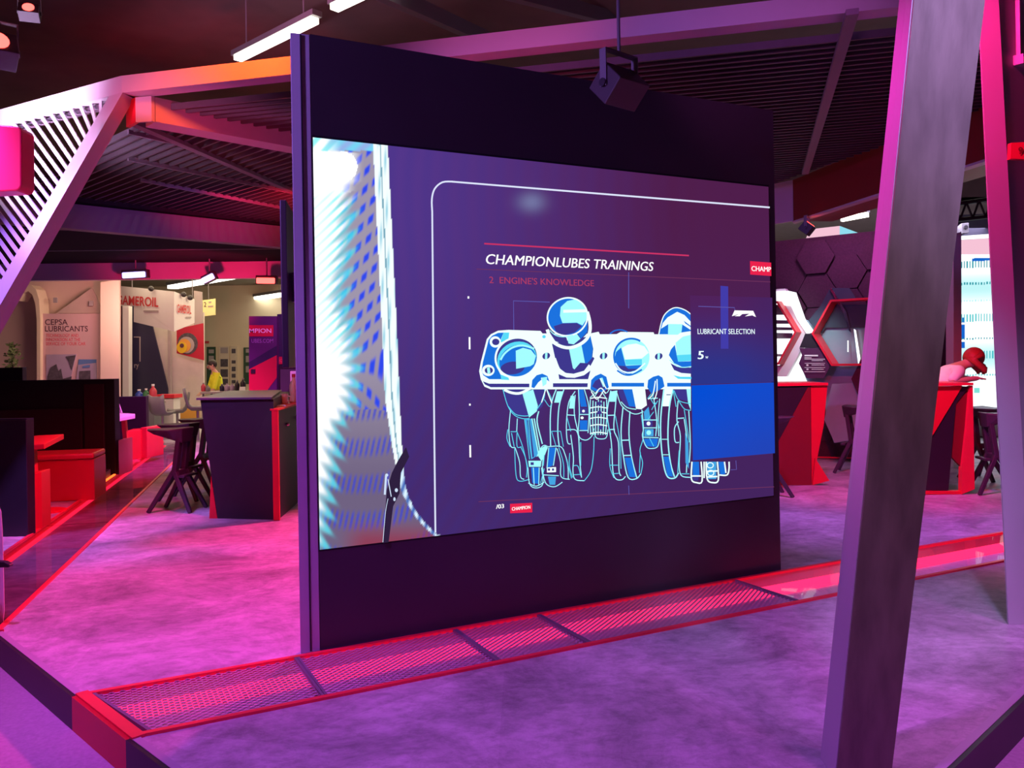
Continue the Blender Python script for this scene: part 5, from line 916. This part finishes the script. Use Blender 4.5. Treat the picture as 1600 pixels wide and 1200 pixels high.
words(cb, 'pink_lettering', M['pinkink'], 17.3, ('TECHNOLOGY AND', 72, 123, 526.5, 5), ('INNOVATION AT THE', 72, 125.5, 533, 5), ('SERVICE OF YOUR CAR', 72, 134, 539.5, 5))
p1_ = board(cb, 'photo', M['mauve'], [(72, 554), (119, 553.5), (106, 608), (72, 608)], 17.28, .03, 'tilted photo print of an industrial plant')
board(p1_, 'photo_shape', M['photob'], [(74, 606), (74, 588), (79, 574), (88, 569), (91, 580), (95, 576), (98, 592), (112, 588), (108, 606)], 17.262, .01); board(p1_, 'photo_shape', M['photob'], [(103, 557), (118, 555), (112, 578), (108, 566)], 17.262, .01)
p2_ = board(cb, 'photo', M['sky'], [(123, 561.5), (150, 561.5), (150, 612), (117, 612)], 17.28, .03, 'photo print of a petrol station'); board(p2_, 'photo_shape', M['mauve'], [(122, 570), (150, 567), (150, 610), (117, 610)], 17.262, .01); board(p2_, 'photo_shape', M['photob'], [(124, 580), (141, 579), (141, 610), (123, 610)], 17.25, .01); board(p2_, 'photo_shape', M['sky'], [(129, 572), (140, 570), (140, 574), (129, 575)], 17.25, .01)
plt_ = thing('potted_plant', 'grey-green bushy plant inside the beige arch at the left edge', 'plant', at(22, 600, 17.0)); plt_.location.z = -.139; m_ = MB(); rp = random.Random(5)
for i in range(150):
    h_ = rp.random(); p = at(20 + rp.gauss(0, 7 * (1 - h_ * .6)), 585 - h_ * 48, 16.9 + rp.uniform(-.1, .1)); d = Vector((rp.uniform(-1, 1), rp.uniform(-1, 1), rp.uniform(.1, 1))).normalized() * .09; sd = d.orthogonal().normalized() * .025
    m_.add([p, p + d * .5 + sd, p + d, p + d * .5 - sd], [(0, 1, 2, 3)])
o = m_.build('foliage', M['leaf'], plt_); o['kind'] = 'stuff'; pb_ = at(20, 590, 16.9); MB().lathe((pb_.x, 16.9, -.138), [(.12, 0), (.17, .5), (.15, .5)], 14).build('pot', M['grey'], plt_); MB().tube([(pb_.x, 16.9, .34), (pb_.x, 16.9, 1.5)], .02).build('stem', mat('brown_stem', (.06, .04, .02), .8), plt_)
# white booth with hanging header
gb = thing('oil_booth', 'white booth with black slanted panel and a red bottle-neck picture', 'booth', at(255, 670, 21.4)); gb.location.z = -.139
board(gb, 'back_wall', mat('warm_white_wall', (.70, .64, .60), .6), [(186, 470), (318, 488), (318, 0), (186, 0)], 21.7, .08, None, True)
board(gb, 'black_panel', M['navy'], [(201, 478), (212, 478), (237, 505), (262, 607), (263, 0), (201, 0)], 21.4, .05, 'black slanted panel', True)
board(gb, 'pillar', M['white'], [(191.5, 478), (201, 478), (201, 0), (191.5, 0)], 21.0, .2, None, True); board(gb, 'gap_shade', M['ink'], [(186, 478), (191, 478), (191, 0), (186, 0)], 21.2, .1, None, True)  # dark board puts in the shade of the gap beside the pillar
board(gb, 'wall_post', M['greyink'], [(262, 510), (266.5, 510), (266.5, 0), (262, 0)], 21.45, .08, None, True); board(gb, 'grey_panel', M['greyink'], [(303, 454), (315, 456), (316, 508), (303, 508)], 21.5, .06)
pc_ = board(gb, 'picture', M['crimson'], [(276, 514), (317, 505), (318, 563), (276, 552)], 21.2, .05, 'red picture of an oil bottle neck')
for cx, cy, rx, ry, m_, k in ((293, 537, 16, 17, M['photob'], 0), (291, 539, 12.5, 13, M['greyink'], 1), (288, 540, 10, 10.5, M['orange'], 2), (284, 543, 8, 9, M['gold'], 3), (284, 540, 3.2, 3.4, M['ink'], 4)): board(pc_, 'picture_ring', m_, ell(cx, cy, rx, ry, 0, 20), 21.19 - k * .012, .008)
board(gb, 'grey_frame', M['greyink'], [(209, 526), (219, 526), (219, 565), (217.8, 565), (217.8, 527.3), (209, 527.3)], 21.38, .02); words(gb, 'white_lettering', M['greyink'], 21.4, ('ry', 210, 217, 574.5, 5.5))
board(gb, 'orange_base', M['orange'], [(280, 638), (311, 638), (311, 0), (280, 0)], 21.3, .05, 'orange lower panel', True)
hdr = thing('hanging_header', 'white folded header board with red lettering hanging over the white booth', 'booth header', at(272, 470, 20.2))
a, b, c = at(180, 446, 21.0), at(272, 455.5, 19.8), at(304, 467.5, 20.8)
MB().prism([a, b, at(272, 518, 19.8), at(209, 503, 20.62), at(209, 478, 20.62), at(180, 476, 21.0)], (0, .05, 0)).build('front_face', M['white'], hdr)
MB().prism([b, c, at(304, 504.5, 20.8), at(272, 518, 19.8)], (-.02, .05, 0)).build('side_face', M['white'], hdr)
m_ = MB(); put_text(m_, 'GAMEROIL', at(183, 475, 20.94), at(248, 479.5, 20.08), (0, 0, .225), .05, .02, (0, -.02, 0)); m_.build('red_lettering', M['redink'], hdr); m_ = MB(); put_text(m_, 'GAMEROIL', at(277.5, 488, 19.93), at(299, 490.5, 20.62), (0, 0, .20), .05, .02, (.01, -.03, 0)); m_.build('red_lettering', M['redink'], hdr)
m_ = MB()
for x0, x1, y, Ya, Yb in ((225, 248, 486, 20.4, 20.1), (291, 299, 496, 20.35, 20.6)): m_.prism([at(x0, y - 1.2, Ya), at(x1, y - 1.2, Yb), at(x1, y + 1.2, Yb), at(x0, y + 1.2, Ya)], (0, -.03, 0))
m_.build('small_lettering', M['greyink'], hdr)
for x, y, Y in ((236, 451, 20.1), (287, 460, 20.1), (297, 465, 20.4)): MB().lathe(at(x, y, Y), [(.05, -.06), (.07, 0), (.03, .05)], 10, (.6, -.7, .1)).build('spot_lamp', M['black'], hdr)
for p in (a.lerp(b, .3), b.lerp(c, .9)): MB().tube([p, zz(p, 4.5)], .012, 6).build('hanger', M['grey'], hdr)
# counter with bottles, display case, shell stools
dk = thing('display_table', 'dark counter with glass display case and jerrycans in front of the black slanted panel', 'table', at(225, 690, 18.6)); dk.location.z = -.139
tz = at(225, 630, 18.6).z; board(dk, 'case', mat('grey_case', (.16, .17, .20), .35), [(204, 631), (241, 630), (241, 0), (204, 0)], 18.6, .5, None, True); board(dk, 'top', M['greyink'], [(203, 629), (242, 628.5), (242, 631), (203, 631)], 18.55, .6)
for lb_, x, m_, h_, rr in (('blue jerrycan', 216, M['blue'], .28, .085), ('green jerrycan', 227, M['green'], .30, .07), ('red jerrycan', 238, M['rose'], .40, .08)):
    p = at(x, 629, 18.75); bottle(lb_ + ' on the dark display counter before the black panel', (p.x, 18.8, at(x, 628.5, 18.55).z + .002), h_, rr, m_, M['whiteink'], 'jerrycans on the display counter', 'jerrycan')
rc = thing('red_counter', 'small white counter with a red top before the white booth', 'counter', at(256, 680, 19.6)); rc.location.z = -.139; board(rc, 'red_top', M['redrail'], [(240, 617), (272, 616.5), (272, 622), (240, 622.5)], 19.6, .5); board(rc, 'body', M['white'], [(241, 623), (271, 622.5), (271, 0), (241, 0)], 19.65, .4, None, True)
def shell_chair(label, px, Y, rz, w_=.42):
    p = at(px[0], px[1], Y); r = thing('shell_chair', label, 'chair', (p.x, Y, -.139), 'grey shell chairs'); z = p.z + .139; Rz = Matrix.Rotation(rz, 3, 'Z'); f0 = Vector((p.x, Y, -.139)); T_ = lambda x, y, z: f0 + Rz @ Vector((x, y, z))
    prof = [(-.22, .02), (-.1, 0), (.12, .01), (.2, .07), (.25, .25), (.28, .42)]; vv = []; n = len(prof)
    for sx in (-1, -.5, .5, 1): vv += [T_(sx * w_ / 2, y, z + q + (.05 if abs(sx) == 1 else 0)) for y, q in prof]
    ff = [(k * n + i, k * n + i + 1, (k + 1) * n + i + 1, (k + 1) * n + i) for k in range(3) for i in range(n - 1)]
    o = MB().add(vv, ff).build('shell', M['grey'], r, smooth=True); sd = o.modifiers.new('t', 'SOLIDIFY'); sd.thickness = .05
    MB().tube([T_(0, 0, z), T_(0, 0, .03)], .03).build('post', M['steel'], r); MB().lathe(T_(0, 0, .001), [(.2, 0), (.2, .015), (.04, .03)], 18).build('base', M['steel'], r)
shell_chair('grey shell chair facing the red-topped counter', (254, 650), 17.9, 3.0, .36); shell_chair('grey shell chair right of the red-topped counter', (277, 646), 18.9, -1.2, .34); shell_chair('grey shell chair just left of the black bar counter', (309, 642), 17.2, 1.9, .34)
# table with containers by the cream wall
tt = thing('long_table', 'long table of containers beyond the black bar counter', 'table', at(350, 690, 18.0)); tt.location.z = -.139; board(tt, 'top', M['greyink'], [(313, 612.5), (392, 611), (392, 614), (313, 615.5)], 18.0, .7)
for x in (316, 388): board(tt, 'leg', M['grey'], [(x, 615), (x + 2.5, 615), (x + 2.5, fpy(x, 18.1)), (x, fpy(x, 18.1))], 18.1, .04)
tz = at(350, 612.5, 18.05).z + .012
for nm, lb_, x, m_, h_, rr in (('jerrycan', 'pink jerrycan on the left end of the long table', 318, M['rose'], .19, .05), ('jug', 'dark jug beside the pink jerrycan on the long table', 325, M['grey'], .13, .05), ('jug', 'bluish grey jug left of the pale tubs on the long table', 347, M['navy'], .16, .05), ('tub', 'pale blue tub in the middle of the long table', 355, M['mauve'], .17, .06), ('tub', 'second pale blue tub on the long table', 363, M['mauve'], .17, .055), ('kettle', 'dark kettle on the long table right of the tubs', 371, M['black'], .24, .05), ('kettle', 'taller dark kettle at the right end of the long table', 380, M['black'], .28, .06)):
    p = at(x, 612, 18.3); bottle(lb_, (p.x, 18.3, tz), h_, rr, m_, M['greyink'], None, nm)
solo(MB().prism([(at(373, 612, 18.1).x, 18.12, tz), (at(383, 612, 18.1).x, 18.12, tz), (at(381, 606, 18.1).x, 18.2, tz + .09), (at(372, 606, 18.1).x, 18.2, tz + .09)], (0, .012, 0)), 'card_stand', M['white'], 'white card stand propped before the dark kettles', 'card stand')
# things on the cream wall
ps = thing('poster', 'dark green poster on the cream wall behind the hi-vis person', 'poster', at(330, 590, 31.7)); sh = board(ps, 'sheet', M['greenp'], [(323, 542), (336.5, 542), (336.5, 611), (323, 611)], 31.845, .05)
for y0, y1 in ((546, 552), (556, 564), (568, 578)): board(sh, 'print', M['greyink'], [(326, y0), (334, y0), (334, y1), (326, y1)], 31.835, .02)
ps = thing('poster', 'pale poster with three dark pictures right of the hi-vis person', 'poster', at(350, 590, 31.7)); sh = board(ps, 'sheet', mat('ivory', (.72, .62, .46), .6), [(342, 541), (358, 541), (358, 611), (342, 611)], 31.845, .05)
for y0, y1 in ((543, 552), (561, 573), (577, 589), (592, 601)): board(sh, 'picture', M['photob'] if y0 > 550 else M['greyink'], [(344.5, y0), (356, y0), (356, y1), (344.5, y1)], 31.835, .02)
ps = thing('poster', 'narrow pale poster with small dark figures on the cream wall', 'poster', at(365, 590, 31.7)); sh = board(ps, 'sheet', MATS['ivory'], [(360, 541), (370, 541), (370, 611), (360, 611)], 31.845, .05)
for y0, y1 in ((545, 552), (563, 568), (573, 580), (584, 590), (594, 599)): board(sh, 'picture', M['photob'], [(362, y0), (368, y0), (368, y1), (362, y1)], 31.835, .02)
ps = thing('poster', 'dark green poster beside the purple banner', 'poster', at(386, 590, 31.7)); sh = board(ps, 'sheet', M['greenp'], [(380.5, 543), (394, 543), (394, 600), (380.5, 600)], 31.845, .05)
for y0, y1 in ((545, 551), (556, 566), (572, 582)): board(sh, 'print', M['greyink'], [(384, y0), (392, y0), (392, y1), (384, y1)], 31.835, .02)
solo(MB().slab([(317.5, 533), (326, 533), (326, 536.5), (317.5, 536.5)], 31.85, .055), 'red_bar', M['redink'], 'short red bar on the cream wall right of the red picture', 'bar')
ys = thing('hanging_sign', 'yellow hanging sign with the number 12', 'sign', at(326, 480, 22)); board(ys, 'plate', M['yellow'], [(315, 469.5), (336, 466.5), (336, 492), (315.5, 494.5)], 22.0, .04); words(ys, 'number', M['ink'], 22.0, ('12', 316, 322.5, 479.5, 7.5))
m_ = MB()
for x0, x1, y in ((326, 330, 472), (325, 333, 478.5)): m_.slab([(x0, y - .8), (x1, y - 1.2), (x1, y + .8), (x0, y + 1.2)], 21.985, .01)
m_.build('small_lettering', M['greyink'], ys); MB().tube([at(326, 468, 22.02), zz(at(326, 468, 22.02), 4.5)], .01, 6).build('hanger', M['grey'], ys)
# purple banner tower and dark wall behind the black counter
bt = thing('banner_tower', 'purple and red banner tower with a red logo plate behind the black counter', 'banner', at(411, 690, 14.4)); bt.location.z = .001
def fz(px, Y): return fpy(px, Y, .002)
board(bt, 'panel', M['purplepanel'], [(389, 494), (432.5, 494), (432.5, fz(432, 14.4)), (389, fz(389, 14.4))], 14.4, .15); board(bt, 'logo_plate', M['crimson'], [(389.2, 508), (427, 508), (427, 525.5), (389.2, 525.5)], 14.39, .012, 'red logo plate')
words(bt, 'lettering', M['whiteink'], 14.385, ('MPION', 389.6, 424, 520, 6.6)); words(bt, 'web_lettering', mat('violet_ink', (.30, .16, .42), .6), 14.398, ('UBES.COM', 393, 427, 535.5, 6))
board(bt, 'dark_band', M['navy'], [(389.2, 566), (432.3, 540), (432.3, 555), (389.2, 577)], 14.39, .012); board(bt, 'red_field', M['crimson'], [(389.2, 577), (432.3, 555), (432.3, 590), (416, 612), (389.2, 612)], 14.388, .012, 'red slanting field'); board(bt, 'arrow_plate', M['black'], [(392, 577), (399, 577), (399, 583.5), (392, 583.5)], 14.37, .012)
dw = thing('service_unit', 'dark blue wall with red logo strip above a hatch, beside the purple banner', 'wall unit', at(450, 690, 14.6)); dw.location.z = .001
board(dw, 'panel', M['navy'], [(433, 491), (490, 488), (490, fz(480, 14.6)), (433, fz(433, 14.6))], 14.55, .2); board(dw, 'logo_strip', M['crimson'], [(435, 557.5), (490, 556), (490, 568.5), (435, 569)], 14.53, .012, 'red logo strip'); words(dw, 'lettering', M['pinkink'], 14.53, ('CHAMPION', 437, 475, 565.5, 4.6))
board(dw, 'hatch_frame', M['black'], [(434, 571), (490, 570), (490, fz(480, 14.6)), (434, fz(433, 14.6))], 14.52, .025); board(dw, 'hatch', mat('grey_hatch', (.09, .085, .11), .4), [(438, 577), (490, 577), (490, 612), (438, 612)], 14.5, .02)
solo(MB().slab([(453, 580), (480, 579), (480, fz(480, 13.9)), (453, fz(453, 13.9))], 13.9, .5), 'fridge', M['white'], 'pale pink-lit cabinet behind the bottle on the red shelf', 'cabinet', bevel=.01)
